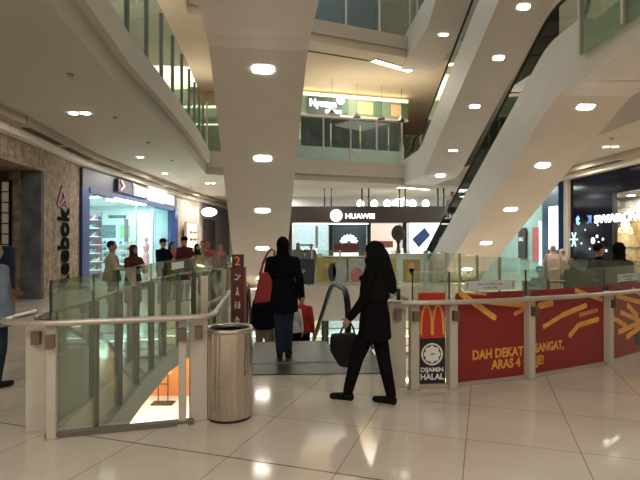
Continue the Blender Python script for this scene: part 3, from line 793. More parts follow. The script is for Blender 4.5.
bm = B(); lathe(bm, [(.196,.025),(.198,.03),(.198,.735)], 48, cap=False); lathe(bm, [(.178,.735),(.178,.04)], 48, cap=False); ob('body', bm, MB_, e, smooth=True)
bm = B(); lathe(bm, [(.186,0),(.186,.03)], 40); ob('base_ring', bm, M_dark, e)
bm = B(); lathe(bm, [(.175,.735),(.202,.735),(.204,.76),(.195,.775),(.17,.765)], 48, cap=False); ob('rim', bm, M_steel, e, smooth=True)
bm = B(); lathe(bm, [(.17,.60),(.17,.62)], 32); ob('inner_liner', bm, M_rubber, e)
e = empty('sign_totem', (-.86,5.25,0), math.radians(-3), 'slim dark red sign post with an orange figure 2 and white pictograms', 'sign')
M_tot = mat('totem_maroon', (.11,.028,.022), .4); M_totd = mat('totem_dark', (.05,.02,.016), .4)
bm = B(); box(bm, -.07,.07,-.03,.03,0,1.24); bevel(bm, .004, 1); ob('post_body', bm, M_tot, e)
bm = B(); box(bm, -.058,.058,-.028,.028,1.24,1.37); bevel(bm, .004, 1); ob('head', bm, M_totd, e)
bm = B(); box(bm, .071,.082,-.03,.03,0,1.24); ob('edge_strip', bm, mat('totem_edge', (.3,.08,.04), .4), e)
TM = Matrix.Rotation(PI/2, 4, 'X')
text('lettering', '2', .13, Matrix.Translation((0,-.031,1.258)) @ TM, mat('totem_orange', (.75,.16,.05), .5, emit=.08), e, .001, .002, 'CENTER')
M_pic = mat('pictogram_grey', (.68,.62,.64), .5)
for k, z in enumerate((1.13,.985,.84,.695)):
    bm = B()
    def s_(x0,z0,x1,z1,w_=.013): rbar(bm, TM, (x0,z0), (x1,z1), w_, .031, .001)
    if k == 0: s_(-.03,z-.02,.0,z-.02); s_(0,z-.02,.02,z+.02); s_(.02,z+.02,.035,z+.02); ring(bm, (-.01,z+.025), .001,.009,.031,.032,TM,10)
    if k == 1: s_(0,z+.01,0,z-.01,.016); s_(0,z-.01,-.015,z-.04); s_(0,z-.01,.015,z-.04); ring(bm, (0,z+.03), .001,.01,.031,.032,TM,10)
    if k == 2: s_(-.02,z+.015,-.02,z-.03,.014); s_(.02,z+.015,.02,z-.03,.02); ring(bm, (-.02,z+.03), .001,.009,.031,.032,TM,10); ring(bm, (.02,z+.03), .001,.009,.031,.032,TM,10); s_(0,z+.03,0,z-.03,.004)
    if k == 3: ring(bm, (0,z-.01), .014,.024,.031,.032,TM,20); s_(-.005,z+.03,-.005,z-.005); s_(-.005,z,.02,z)
    ob('pictogram', bm, M_pic, e)
text('lettering', 'Level 2', .028, Matrix.Translation((0,-.031,.56)) @ TM, M_pic, e, .001, 0, 'CENTER')

# ------------------------------------------------------------------ posters on the far railing
def poster(x0, x1, z0, z1, base, figs, label, y=17.2):
    e = empty('poster', ((x0+x1)/2, y, z0), 0, label, 'poster')
    h = z1-z0; w_ = (x1-x0)/2
    bm = B(); box(bm, -w_, w_, -.012, 0, 0, h); ob('sheet', bm, base, e)
    for (fx, fz, rx, rz_, m) in figs:
        bm = B(); n = 14
        prism(bm, [(fx+rx*math.cos(2*PI*k/n), -.0125, fz+rz_*math.sin(2*PI*k/n)) for k in range(n)], (0,-1,0), .004); ob('printed_figure', bm, m, e)
    return e
pk = lambda n, c: mat(n, c, .5, var=.1, scale=12)
skin_p = pk('print_skin', (.6,.36,.24)); navy_p = pk('print_navy', (.03,.035,.06)); olive_p = pk('print_olive', (.38,.36,.10)); grey_p = pk('print_grey', (.35,.40,.42)); rose_p = pk('print_rose', (.45,.16,.16)); gold_p = pk('print_gold', (.35,.25,.1))
poster(-1.15,-.2,.05,.92, navy_p, [(0,.45,.18,.08,gold_p)], 'black poster with a small gold mark, first on the far railing')
poster(-.12,.92,.1,.95, olive_p, [(.28,.4,.25,.4,grey_p),(.02,.36,.14,.33,navy_p),(.12,.72,.06,.08,skin_p),(-.2,.3,.12,.25,gold_p),(-.17,.6,.06,.08,skin_p)], 'yellow green poster of two posed people on the far railing')
poster(.98,1.65,.15,.95, grey_p, [(-.05,.2,.22,.25,rose_p),(-.02,.5,.07,.1,skin_p),(.2,.1,.18,.12,navy_p)], 'grey poster with a seated person in rose, third on the far railing')
poster(1.75,2.6,.15,.95, olive_p, [(.1,.4,.15,.35,grey_p)], 'yellow poster behind the walking woman on the far railing')
poster(2.85,3.45,.1,.9, gold_p, [(0,.5,.1,.2,skin_p),(0,.25,.18,.25,olive_p)], 'brown and gold poster at the right end of the far railing')

# ------------------------------------------------------------------ left shops
# brick front lettering, reading upwards
WM = frame((-7.3,13.2),(-7.7,16)); # local x along the wall, normal to the right of travel = towards +x
e = empty('shop_sign', (-7.45,14.6,0), 0, 'black upright word sign reading upwards on the brick pier with a red triangle mark', 'shop sign')
T = Matrix.Translation((7.45,-14.6,0)) @ WM
TR = T @ Matrix.Translation((1.78,.04,.03)) @ Matrix.Rotation(PI/2, 4, 'Z')
text('lettering', 'Reebok', 1.15, TR, mat('matte_black', (.006,.006,.006), 1, spec=.05), e, .012, .03, sx=.68)
bm = B(); M_tri = mat('mark_red', (.22,.045,.06), .5, var=.2)
for (a, b, w_) in (((.95,2.55),(1.3,3.1),.11),((1.66,2.55),(1.3,3.1),.13),((1.0,2.5),(1.5,2.8),.08),((1.15,2.46),(1.6,2.7),.05)):
    rbar(bm, T, a, b, w_, .01, .02)
ob('triangle_mark', bm, M_tri, e)
bm = B(); box(bm, -9.6,-7.32, 13.12,13.19, 0,3.36); struct(ob('wall_left', bm, M_bluegrey), 'mural covered return of the brick pier')
bm = B(); box(bm, -8.8,-8.05, 13.06,13.11, 1.4,3.1); 
dw = ob('display_window', bm, mat('dim_window', (.30,.26,.18), .3, emit=.10, ecol=(1,.8,.5))); tag(dw, 'dim barred display window at the left edge beside the blue-grey mural', 'window')
bm = B()
for k in range(7): box(bm, -8.8,-8.05, 13.03,13.06, 1.42+k*.275,1.45+k*.275)
for x in (-8.82,-8.38,-8.1): box(bm, x,x+.07, 13.0,13.06, 1.4,3.1)
o = ob('window_grille', bm, M_dark, dw)
# big advert of a sportsman on the recessed wall
e = empty('advert_panel', (-8.3,13.0,0), 0, 'dim blue sports poster on the wall beside the brick pier', 'advertising panel')
bm = B(); box(bm, -.6,.35,0,.05,.3,1.35); ob('sheet', bm, mat('poster_dim_blue', (.05,.06,.13), .5, var=.5, scale=2), e)

# blue sports shop
M_blue = mat('shop_blue', (.02,.05,.20), .35, var=.08); M_navy = mat('shop_navy', (.045,.05,.10), .4)
M_inw = mat('shop_interior_white', (.72,.86,.88), .5, var=.02)
e = empty('storefront', (-7.7,16,0), 0, 'blue framed sports shop front with a large glass window and lit sign', 'shop front')
O = Vector((-7.7,16,0))
def bx(name, m, x0,x1,y0,y1,z0,z1, par=None):
    bm = B(); box(bm, x0-O.x,x1-O.x,y0-O.y,y1-O.y,z0,z1); return ob(name, bm, m, par or e)
bx('fascia', M_navy, -7.95,-7.62, 16.05,26.6, 3.3,3.9)
bx('column', M_blue, -7.95,-7.6, 16.0,16.5, 0,3.3)
bx('column', M_blue, -7.95,-7.55, 26.1,26.6, 0,3.3)
bx('header', M_blue, -7.9,-7.58, 16.5,26.1, 3.12,3.3)
bx('window_glass', G_clear, -7.72,-7.70, 16.5,21.0, 0.05,3.12)
bx('window_glass', G_clear, -7.70,-7.68, 23.0,26.1, 0.05,3.12)
bx('window_mullion', M_steel, -7.74,-7.68, 20.95,21.05, 0,3.12); bx('window_mullion', M_steel, -7.72,-7.66, 22.95,23.05, 0,3.12)
bx('awning_light', M_lampw, -7.58,-7.5, 18.4,21.6, 3.08,3.13)
WT = Matrix.Translation(-O) @ frame((-7.6,16),(-7.6,26.6))
sg = bx('sign_box', M_navy, -7.62,-7.5, 18.6,20.0, 3.38,3.86)
bm = B(); rbar(bm, WT, (3.1,3.62),(2.8,3.8),.1,.13,.02); rbar(bm, WT, (3.1,3.62),(2.8,3.46),.1,.11,.02); ob('arrow_mark', bm, mat('pink_mark', (.8,.45,.4), .5, emit=.6), sg)
sg2 = bx('sign_box', M_steel, -7.62,-7.5, 20.1,22.0, 3.38,3.86)
text('lettering', 'ROYAL', .46, WT @ Matrix.Translation((4.2,3.45,.14)), mat('letters_soft_glow', (.9,.9,.95), emit=.9, var=0), sg2, .01, .01, sx=1.2)
bx('sign_light', mat('sign_white_glow', (.95,.97,1), emit=4.5, var=0), -7.62,-7.48, 22.1,24.4, 3.38,3.86)
bx('sign_light', mat('sign_dim_glow', (.8,.82,.85), emit=.8, var=0), -7.62,-7.5, 24.5,25.7, 3.38,3.86)
# interior
I = (-12.0,16.3)
bm = B(); box(bm, -12.1,-12.0, 16,26.6, 0,3.4); box(bm, -12,-7.95, 15.9,16.0, 0,3.4); box(bm, -12,-7.95, 26.6,26.7, 0,3.4); box(bm, -12.1,-7.95, 15.9,26.7, 3.4,3.5)
struct(ob('wall_back', bm, M_inw), 'white inside of the blue sports shop')
for y in (17.5,19.5,21.5,23.5,25.3):
    lamp((-9.5,y,3.3), 75, .9, (.62,.95,1))
for k, y in enumerate((17.6,19.4,21.2,23.0)):
    downlight((-9.6,y,3.4), 'white ceiling lamps inside the blue sports shop', 0, 2, 'lamps inside the sports shop', .1)
shoe_cols = [(.05,.15,.25),(.6,.65,.7),(.25,.05,.1),(.1,.35,.4),(.5,.5,.2),(.08,.08,.1)]
def shelf_unit(x0, x1, Y, label, rows, m, n_items, dep=.35, z0=.35, gap=.34):
    s = empty('shelf_unit', ((x0+x1)/2,Y,0), 0, label, 'shelf unit'); hl = (x1-x0)/2
    bm = B(); box(bm, -hl,hl,0,.04,0,z0+rows*gap); ob('back_panel', bm, m, s)
    for r in range(rows):
        z = z0+r*gap
        bm = B(); box(bm, -hl,hl,-dep,0,z,z+.03); ob('shelf', bm, mat('shelf_white', (.85,.9,.9), .4), s)
        for k in range(n_items):
            xx = x0+(k+.5)*(x1-x0)/n_items
            bm = B(); c = random.choice(range(6))
            box(bm, -.05,.05,-.30,-.05,0,.03); ellip(bm, (0,-.22,.05),(.055,.10,.045),u=8,v=6); ellip(bm, (0,-.1,.09),(.05,.065,.08),u=8,v=6)
            o = ob('sports_shoe', bm, mat('shoe_%d'%c, shoe_cols[c], .5), loc=(xx,Y,z+.03))
            tag(o, 'small sports shoes standing in rows on the lit shop shelves', 'shoe', 'sports shoes on the lit shelves')
    return s
shelf_unit(-11.95, -10.75, 26.5, 'white shelves under the teal picture in the sports shop', 4, M_inw, 7)
shelf_unit(-10.6, -9.5, 26.5, 'white shelves under the green picture in the sports shop', 4, M_inw, 6)
shelf_unit(-9.75, -9.0, 20.6, 'mauve backed shelf column at the left of the sports shop window', 7, mat('mauve_back', (.22,.13,.20), .6), 5)
def plane_board(x, y0, y1, z0, z1, m, label, cat='poster'):
    bm = B(); box(bm, 0,.04,-(y1-y0)/2,(y1-y0)/2,0,z1-z0); return tag(ob('picture_panel', bm, m, loc=(x,(y0+y1)/2,z0)), label, cat)
def front_board(x0, x1, Y, z0, z1, m, label, cat):
    bm = B(); box(bm, -(x1-x0)/2,(x1-x0)/2,-.04,0,0,z1-z0); return tag(ob('picture_panel', bm, m, loc=((x0+x1)/2,Y,z0)), label, cat)
front_board(-11.8,-10.85,26.58, 1.72,2.4, mat('teal_picture', (.07,.19,.22), .5, var=.7, scale=6), 'teal picture panel on the sports shop back wall', 'picture')
front_board(-10.6,-10.1,26.58, 1.72,2.4, mat('green_picture', (.12,.55,.16), .5, var=.2), 'bright green picture panel on the sports shop back wall', 'picture')
front_board(-9.85,-9.65,25.2, 1.5,2.65, mat('hanging_banner_print', (.07,.06,.09), .5, var=.6, scale=10), 'narrow dark vertical banner hanging in the sports shop', 'banner')
e2 = empty('wall_sign', (-11.25,26.57,2.78), 0, 'small dark word sign on the white back wall of the sports shop', 'sign')
text('lettering', 'saucony', .30, frame((0,0),(1,0)), mat('sign_ink', (.05,.06,.1), .5), e2, .02, .008)
bm = B(); lathe(bm, [(.16,0),(.16,.9),(.1,1.0),(.16,1.3),(.06,1.5)], 16); ellip(bm, (0,0,1.62),(.09,.1,.13)); 
tag(ob('mannequin', bm, mat('mannequin_rose', (.5,.3,.3), .4), loc=(-8.35,24.0,0)), 'slim rose coloured mannequin standing inside the sports shop window', 'mannequin')
bm = B(); box(bm, -.55,.45,-.05,.05,0,3.0); tag(ob('display_partition', bm, M_inw, loc=(-8.75,25.2,0)), 'white partition standing at the right of the sports shop window', 'partition')

# cosmetics niche and dark doorway further along
e = empty('display_niche', (-7.35,28.2,0), 0, 'warm lit display niche between the blue shop and the dark doorway', 'display')
bm = B(); box(bm, .0,.12,-1.1,1.1,1.0,2.6); ob('frame', bm, mat('niche_frame', (.5,.4,.3), .5), e)
bm = B(); box(bm, .12,.14,-1.0,1.0,1.2,2.5); ob('back_panel', bm, mat('niche_glow', (1,.85,.65), emit=1.3, var=0), e)
for z in (1.55,1.95): 
    bm = B(); box(bm, .14,.35,-1.0,1.0,z,z+.03); ob('shelf', bm, M_white, e)
for k in range(7):
    for z in (1.58,1.98):
        bm = B(); lathe(bm, [(.04,0),(.045,.1),(.02,.13),(.02,.17)], 8); o = ob('bottle', bm, mat('bottle_%d'%(k%3), [(.4,.15,.08),(.1,.1,.12),(.6,.5,.3)][k%3], .3), loc=(-7.1,27.4+k*.27,z))
        tag(o, 'small bottles standing on the shelves of the warm lit niche', 'bottle', 'bottles in the lit niche')
bm = B(); box(bm, 0,.1,-1.55,1.55,0,2.95); o = ob('door_1', bm, mat('door_brown', (.035,.015,.012), .6), loc=(-7.22,32.7,0)); struct(o, 'dark brown doorway under the oval sign')
e = empty('oval_sign', (-6.75,30.6,3.32), 0, 'glowing white oval sign above the dark doorway', 'sign')
bm = B(); lathe(bm, [(.48,0),(.5,.05),(.5,.2)], 28, sy=.55); bm.transform(Matrix.Rotation(PI/2, 4, 'X')); ob('housing', bm, M_steel, e)
bm = B(); lathe(bm, [(.47,.2),(.45,.24)], 28, sy=.55); bm.transform(Matrix.Rotation(PI/2, 4, 'X')); ob('lit_face', bm, mat('oval_glow', (.93,.97,1), emit=7, var=0), e)
lamp((-5,30,4.2), 130, 1.0, (.9,.95,1))

# ------------------------------------------------------------------ far ground floor: phone shop and neighbours (front at Y = 26)
YF = 26.0
e = empty('storefront', (2.5,YF,0), 0, 'phone shop front with a dark fascia band, round lit mark and white word sign', 'shop front')
O = Vector((2.5,YF,0))
M_fas = mat('fascia_brown_grey', (.07,.05,.045), .5)
bx('fascia', M_fas, -2.6,7.6, YF-.1,YF+.3, 2.5,3.35)
for x in (.2,.55,2.15,2.5,4.1,4.4,6.1,6.4): bx('hanger_post', M_dark, x,x+.07, YF,YF+.1, 3.35,4.3)
for x in (-1.55,.55,2.55,4.4,6.6): bx('pillar', M_dark, x-.09,x+.09, YF-.05,YF+.15, 0,2.5)
bm = B(); bm2 = None
TF = Matrix.Translation(-O) @ frame((0,YF-.1),(1,YF-.1))
lathe(bm, [(.31,0),(.31,.07)], 24); bm.transform(TF @ Matrix.Translation((.84,2.87,.0))); ob('round_sign', bm, mat('mark_glow', (1,1,1), emit=3, var=0), e)
text('lettering', 'HUAWEI', .36, TF @ Matrix.Translation((1.3,2.72,.04)), mat('letters_glow', (1,1,1), emit=1.8, var=0), e, .03, .008, sx=1.1)
bx('light_strip', M_lampw, -1.4,2.5, YF-.06,YF-.02, 2.42,2.47)
bx('glow_window', mat('far_window_blue', (.35,.5,.55), emit=.35, var=.2, ecol=(.6,.8,.85)), -1.45,.45, YF+3,YF+3.1, .0,2.5)
bx('accent_wall', mat('teal_wall', (.07,.12,.15), .5), .65,2.45, YF+.35,YF+.45, 0,2.5)
# petal mark on the teal wall
bm = B(); TP = Matrix.Translation(-O) @ frame((0,YF+.34),(1,YF+.34))
for k in range(8):
    a = math.radians(14+k*21.7); c_ = (1.52,1.45)
    a0 = (c_[0]+.1*math.cos(a), c_[1]+.1*math.sin(a)); a1 = (c_[0]+.5*math.cos(a), c_[1]+.5*math.sin(a)*.95)
    n2 = Vector((-math.sin(a), math.cos(a)))*.085
    m_ = (a0[0]*.35+a1[0]*.65, a0[1]*.35+a1[1]*.65)
    prism(bm, [TP @ Vector((*q,.01)) for q in (a0,(m_[0]+n2.x,m_[1]+n2.y),a1,(m_[0]-n2.x,m_[1]-n2.y))], (0,-1,0), .03)
ob('petal_mark', bm, mat('white_mark_glow', (1,1,1), emit=2.2, var=0), e)
text('lettering', 'HUAWEI', .19, TP @ Matrix.Translation((1.08,1.13,.01)), mat('white_mark_glow', (1,1,1)), e, .02, .008)
bx('warm_window', mat('far_window_warm', (.8,.62,.5), emit=.5, var=.25, ecol=(1,.85,.72)), 2.65,4.3, YF+1.5,YF+1.6, 0,2.5)
bx('red_shelf', mat('far_red_brown', (.3,.09,.06), .5), 3.1,4.0, YF+1.4,YF+1.48, 1.2,1.55)
bx('bright_window', mat('far_window_white', (.95,.97,1), emit=2.0, var=.08, ecol=(.95,.97,1)), 4.75,6.5, YF+.3,YF+.4, 0,2.5)
bx('side_shelf', M_dark, -1.35,-.3, YF+.5,YF+.6, .9,1.1); bx('side_shelf', M_dark, -1.25,-.35, YF+.5,YF+.6, 1.3,1.38); bx('side_shelf', M_steel, -.25,-.1, YF+.4,YF+.5, 0,2.4)
tag(ob('picture_panel', (lambda b: (prism(b, [(0,0,.55),(.65,0,1.15),(.95,0,.75),(.35,0,.1)], (0,-1,0), .05), b)[1])(B()), mat('blue_board', (.05,.09,.28), .4), loc=(4.75,YF-.15,1.1)), 'tilted dark blue board in the bright white window', 'display board')
tag(ob('picture_panel', (lambda b: (prism(b, [(0,0,0),(.75,0,.62),(1.2,0,.2),(.5,0,-.35)], (0,-1,0), .05), b)[1])(B()), mat('dark_device_print', (.03,.04,.06), .4, var=.5), loc=(5.15,YF-.2,.55)), 'dark tilted phone shaped board low in the bright window', 'display board')
bm = B(); lathe(bm, [(.16,0),(.16,.9),(.09,1.1),(.07,1.4),(.13,1.55)], 12); ellip(bm, (0,0,1.95),(.36,.3,.42))
tag(ob('display_figure', bm, mat('figure_dark', (.03,.015,.01), .7), loc=(4.0,YF-.45,0)), 'dark round-topped display figure beside the warm window', 'display figure')
# globes above the fascia
for k, x in enumerate((2.2,2.95,3.65,4.35,5.05,5.75)):
    bm = B(); ellip(bm, (0,0,0), (.2,.2,.22)); o = ob('globe_lamp', bm, mat('globe_glow', (1,.93,.85), emit=2.6, var=0), loc=(x,YF+1.2,3.58))
    tag(o, 'round white globe lamps in a row above the dark fascia band', 'lamp', 'globe lamps above the fascia')
bm = B(); box(bm, -4,9, YF+5,YF+5.1, 0,4.3); struct(ob('wall_back', bm, mat('far_inner_wall', (.55,.56,.55), .6)))
for x in (-.5,3.5,6): lamp((x,YF+2,4.1), 60, 1.0, (.9,.97,1))
# counters on the far concourse
def counter(x0, x1, y, h, m, label, top=M_white):
    c = empty('shop_counter', ((x0+x1)/2,y,0), 0, label, 'counter'); w_ = (x1-x0)/2
    bm = B(); box(bm, -w_,w_,-.3,.3,0,h); ob('cabinet', bm, m, c)
    bm = B(); box(bm, -w_-.03,w_+.03,-.33,.33,h,h+.04); ob('counter_top', bm, top, c)
    return c
counter(-1.1,.1,20.2,1.0, M_inw, 'white phone counter left of the brown kiosk roof')
counter(.1,2.0,19.4,.92, mat('counter_brown', (.2,.1,.08), .5), 'brown kiosk counter under the small maroon canopy')
e = empty('kiosk_canopy', (1.0,19.3,.98), 0, 'small maroon box canopy on the kiosk counter beyond the railing', 'canopy')
bm = B(); box(bm, -.5,.5,-.3,.3,.12,.46); bevel(bm, .03); ob('canopy_box', bm, mat('canopy_maroon', (.17,.055,.05), .6), e)
bm = B(); box(bm, -.47,.47,-.25,.25,-.02,.12); ob('lit_case', bm, mat('case_glow', (.9,1,1), emit=1.2, var=0), e)
counter(2.2,4.2,20.0,1.0, M_inw, 'white phone counter right of the kiosk')
for k in range(8):
    x = (-.95,-.7,-.4,-.15,2.4,2.8,3.3,3.8)[k]
    bm = B(); box(bm, -.07,.07,-.05,.05,0,.02); box(bm, -.04,.04,-.012,.012,.02,.2); o = ob('phone_display', bm, mat('phone_glow', (.8,.95,1), emit=1.5, var=0), loc=(x,20.1,1.04))
    tag(o, 'small lit phone displays standing on the white counters', 'phone display', 'phones on the counters')

# ------------------------------------------------------------------ first gallery: cafe and dark screens
YC = 27.5
cf = frame((-.9,26.3),(5.4,28.0), 5.25); 
e = empty('storefront', (0,27,5.25), 0, 'cafe front on the first gallery with a pale green band and lit sign', 'shop front')
T = Matrix.Translation((0,-27,-5.25)) @ cf
def pb(name, x0,x1,y0,y1,z0,z1,m,par=None):
    bm = B(); box(bm, x0,x1,y0,y1,z0,z1,0,T); return ob(name, bm, m, par or e)
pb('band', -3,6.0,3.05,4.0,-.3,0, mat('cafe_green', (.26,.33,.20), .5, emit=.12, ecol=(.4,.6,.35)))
pb('cove_light', -3,6.0,4.0,4.16,-.25,.05, mat('cove_glow', (1,.83,.5), emit=2.0, var=0))
pb('lower_ledge', -3,6.0,2.95,3.05,-.3,.08, M_white)
pb('counter_wall', -3,6.0,0,1.75,-.6,-.5, mat('cafe_counter_grey', (.35,.38,.38), .5))
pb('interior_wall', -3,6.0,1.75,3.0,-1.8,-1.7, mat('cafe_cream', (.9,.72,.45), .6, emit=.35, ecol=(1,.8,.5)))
for x in (2.1,4.0,5.6): pb('band_panel', x,x+.4,3.15,3.95,0,.05, mat('cafe_green_dark', (.13,.24,.15), .5))
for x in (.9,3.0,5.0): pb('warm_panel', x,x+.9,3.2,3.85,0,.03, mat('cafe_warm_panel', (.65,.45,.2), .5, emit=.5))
sg = pb('sign_board', .2,2.0,3.0,3.9,.1,.2, mat('cafe_sign_back', (.10,.16,.14), .5))
text('lettering', 'Nyonya', .52, T @ Matrix.Translation((.3,3.4,.22)), mat('letters_glow', (1,1,1)), sg, .03, .02, sx=.9)
text('lettering', 'colors', .36, T @ Matrix.Translation((1.15,3.08,.22)), mat('letters_glow_blue', (.75,.85,1), emit=2, var=0), sg, .03, .015)
bm = B(); lathe(bm, [(.22,0),(.22,.05)], 16); bm.transform(T @ Matrix.Translation((2.0,3.78,.22))); ob('pink_mark', bm, mat('pink_glow', (1,.6,.65), emit=1.5, var=0), sg)
lamp((2.5,25.5,9.4), 60, 3.0); lamp((4.2,26.6,8.2), 30, .4, (1,.8,.5))
for k, (x, y) in enumerate(((.6,24.9),(1.9,25.6),(3.2,26.0),(4.3,26.4))):
    b0 = empty('pendant_lamp', (x,y,7.9), 0, 'small black pendant lamps hanging before the cream cafe wall', 'lamp', 'pendant lamps before the cafe')
    bm = B(); tube(bm, [(0,0,.2),(0,0,1.72)], .01, 6); ob('cord', bm, M_dark, b0)
    bm = B(); lathe(bm, [(.05,.2),(.2,0),(.19,-.01)], 14); ob('lamp_shade', bm, M_dark, b0)
for k in range(4):
    a = Vector((-.9,22.95,0)); b = Vector((4.0,24.6,0)); d = b-a
    p = a+d*((k+.01)/3.45 if k < 3 else .872); q = a+d*((k+.98)/3.45 if k < 3 else .985)
    M_ = frame(p, q, 5.25); W_ = (q-p).length
    s = empty('dark_screen', M_.translation, 0, ['leftmost dark screen behind the far first gallery railing, next to the central escalator','second dark screen from the central escalator on the first gallery','third dark screen from the central escalator on the first gallery','narrow dark screen at the right end of the first gallery railing'][k], 'advertising panel')
    T_ = Matrix.Translation(-M_.translation) @ M_
    bm = B(); box(bm, .02, W_-.02, .7, 2.0, -.04, 0, 0, T_); ob('sheet', bm, mat('screen_black', (.02,.012,.02), .3, var=.3), s)
    bm = B(); n = 12
    prism(bm, [T_ @ Vector((W_*.25+.1*math.cos(2*PI*i/n), 1.25+.38*math.sin(2*PI*i/n), .002)) for i in range(n)], T_.to_3x3() @ Vector((0,0,1)), .004); ob('printed_bottle', bm, mat('print_purple', (.10,.03,.09), .4), s)
# greenery at the right end of the gallery
e = empty('potted_plant', (4.75,24.4,5.25), 0, 'leafy plant with pink blooms at the foot of the upper escalator', 'plant')
bm = B(); lathe(bm, [(.2,0),(.28,.55),(.26,.56)], 16); ob('pot', bm, M_white, e)
bm = B(); bm2 = B()
for k in range(180):
    a = random.random()*2*PI; r = random.random()**.5*.6; z = .55+random.random()*.9
    c_ = Vector((r*math.cos(a), r*math.sin(a)*.6, z)); n_ = Vector((random.uniform(-1,1),random.uniform(-1,1),random.uniform(-1,1))).normalized(); t_ = n_.orthogonal()
    prism(bm2 if k % 6 == 0 else bm, [c_-t_*.09, c_+n_.cross(t_)*.035, c_+t_*.09, c_-n_.cross(t_)*.035], n_, .003)
ob('foliage', bm, mat('leaf_green', (.06,.12,.05), .6, var=.4), e); ob('blooms', bm2, mat('bloom_pink', (.5,.12,.15), .6), e)

# green fringe at far left of first gallery and second gallery storefront
bm = B(); box(bm, -8.2,-3.0, 27,27.2, 5.25,9.6); struct(ob('wall_back', bm, mat('gallery_far_left', (.62,.5,.34), .6)))
e = empty('storefront', (-5.9,24.6,5.25), 0, 'small green kiosk front at the far left of the first gallery', 'shop front'); O = Vector((-5.9,24.6,5.25))
bm = B(); box(bm, -1.3,1.6,0,.2,.0,3.0); ob('front', bm, mat('kiosk_green', (.22,.24,.13), .5, var=.2), e)
bm = B(); box(bm, -1.3,1.6,-.05,0,2.85,2.95); box(bm, -1.3,1.6,-.05,0,2.0,2.06); ob('light_strip', bm, mat('kiosk_glow', (.9,1,.6), emit=1.5, var=0), e)
bm = B(); box(bm, -12,12, 27.5,27.7, 10.5,15.6); struct(ob('wall_back', bm, mat('second_gallery_back', (.10,.13,.15), .5, var=.3, scale=1)))
bm = B(); box(bm, -1.9,1.9, -.1,0, 0,4.0); tag(ob('shop_hoarding', bm, mat('hoarding_blue_black', (.02,.03,.05), .4, var=.5, scale=2), loc=(.9,24.4,10.5)), 'dark blue hoarding behind the second gallery railing', 'hoarding')
bm = B(); box(bm, -.9,.9,-.1,0,0,4.0); tag(ob('shop_hoarding', bm, mat('hoarding_timber', (.28,.16,.06), .5, var=.3), loc=(4.0,25.2,10.5)), 'brown timber coloured hoarding near the second gallery corner', 'hoarding')

# ------------------------------------------------------------------ right shops
e = empty('storefront', (10,15,0), 0, 'dark glass jewellery shop front with white and blue lit lettering', 'shop front'); O = Vector((10,15,0))
M_dk = mat('facade_black', (.006,.006,.012), .12, spec=.08); M_bl = mat('facade_blue', (.01,.05,.13), .3)
WRT = Matrix.Translation(-O) @ frame((9.86,19.8),(10.12,11))     # x runs towards the camera; normal faces the hall
def rb(name, u0,u1,y0,y1,z0,z1,m,par=None):
    bm = B(); box(bm, u0,u1,y0,y1,z0,z1,0,WRT); return ob(name, bm, m, par or e)
rb('fascia', 0,8.8,3.15,4.0,-.25,0,M_dk)
rb('column', -.2,.12,0,4.0,-.3,.12,mat('column_cream', (.55,.47,.38), .5))
rb('facade_panel', .12,2.9,0,3.15,-.06,0,M_dk)
rb('window_glass', 2.9,8.8,0.05,3.15,-.04,-.02,G_clear)
rb('window_mullion', 2.86,2.96,0,3.15,-.08,.04,M_dark)
text('lettering', 't', .5, WRT @ Matrix.Translation((.6,2.18,.02)), mat('blue_glow', (.2,.5,1), emit=1.6, var=0), e, .02, .02)
text('lettering', 'K', .45, WRT @ Matrix.Translation((1.6,2.18,.02)), mat('blue_glow_dim', (.1,.22,.5), emit=.8, var=0), e, .02, .0, mirror=True)
text('lettering', 'SWAROVSKI', .38, WRT @ Matrix.Translation((1.85,2.18,.06)), mat('letters_glow_strong', (.9,.95,1), emit=2.6, var=0), e, .02, .008, sx=1.5)
bm = B()
for k in range(6):
    a = k*PI/3; rbar(bm, WRT, (.42,1.6), (.42+.26*math.cos(a), 1.6+.3*math.sin(a)), .05, .02, .02)
ob('snowflake_lights', bm, mat('flake_glow', (.45,.8,1), emit=2, var=0), e)
for (x, y, r) in ((.95,.85,.04),(1.2,1.35,.03),(1.5,.65,.04),(2.5,.6,.05),(2.0,1.5,.03),(1.7,.95,.12),(1.95,1.1,.06),(2.05,.88,.05),(2.3,1.0,.05)): bm = B(); ring(bm, (x,y+.6), .001, r, .02,.04, WRT, 10); ob('round_light', bm, mat('white_dot_glow', (.8,.85,1), emit=1.2, var=0), e)
rb('display_wall', -.4,8.8,0,3.2,-2.2,-2.1,mat('display_gold', (.25,.16,.07), .5, var=.7, scale=3))
rb('upper_wall', -.3,8.8,2.8,3.2,-2.05,-1.9,mat('lilac_wall', (.35,.31,.36), .6)); rb('side_wall', -.5,-.4,0,3.2,-2.2,-.06,M_dk); rb('shop_ceiling', -.4,8.8,3.2,3.3,-2.2,-.06,mat('shop_ceiling_grey', (.3,.28,.3), .6))
rb('lintel', -.3,8.8,2.62,2.8,-2.0,-1.8,mat('lintel_pale', (.5,.46,.45), .5))
for k in range(3):
    p = Vector(((10.55,17.95,3.19),(11.2,18.0,3.19),(11.3,15.5,3.19))[k]); downlight((p.x,p.y,p.z), 'bright ceiling lamps inside the jewellery shop', 130, 1, 'lamps in the jewellery shop', .12, (1,.85,.6))
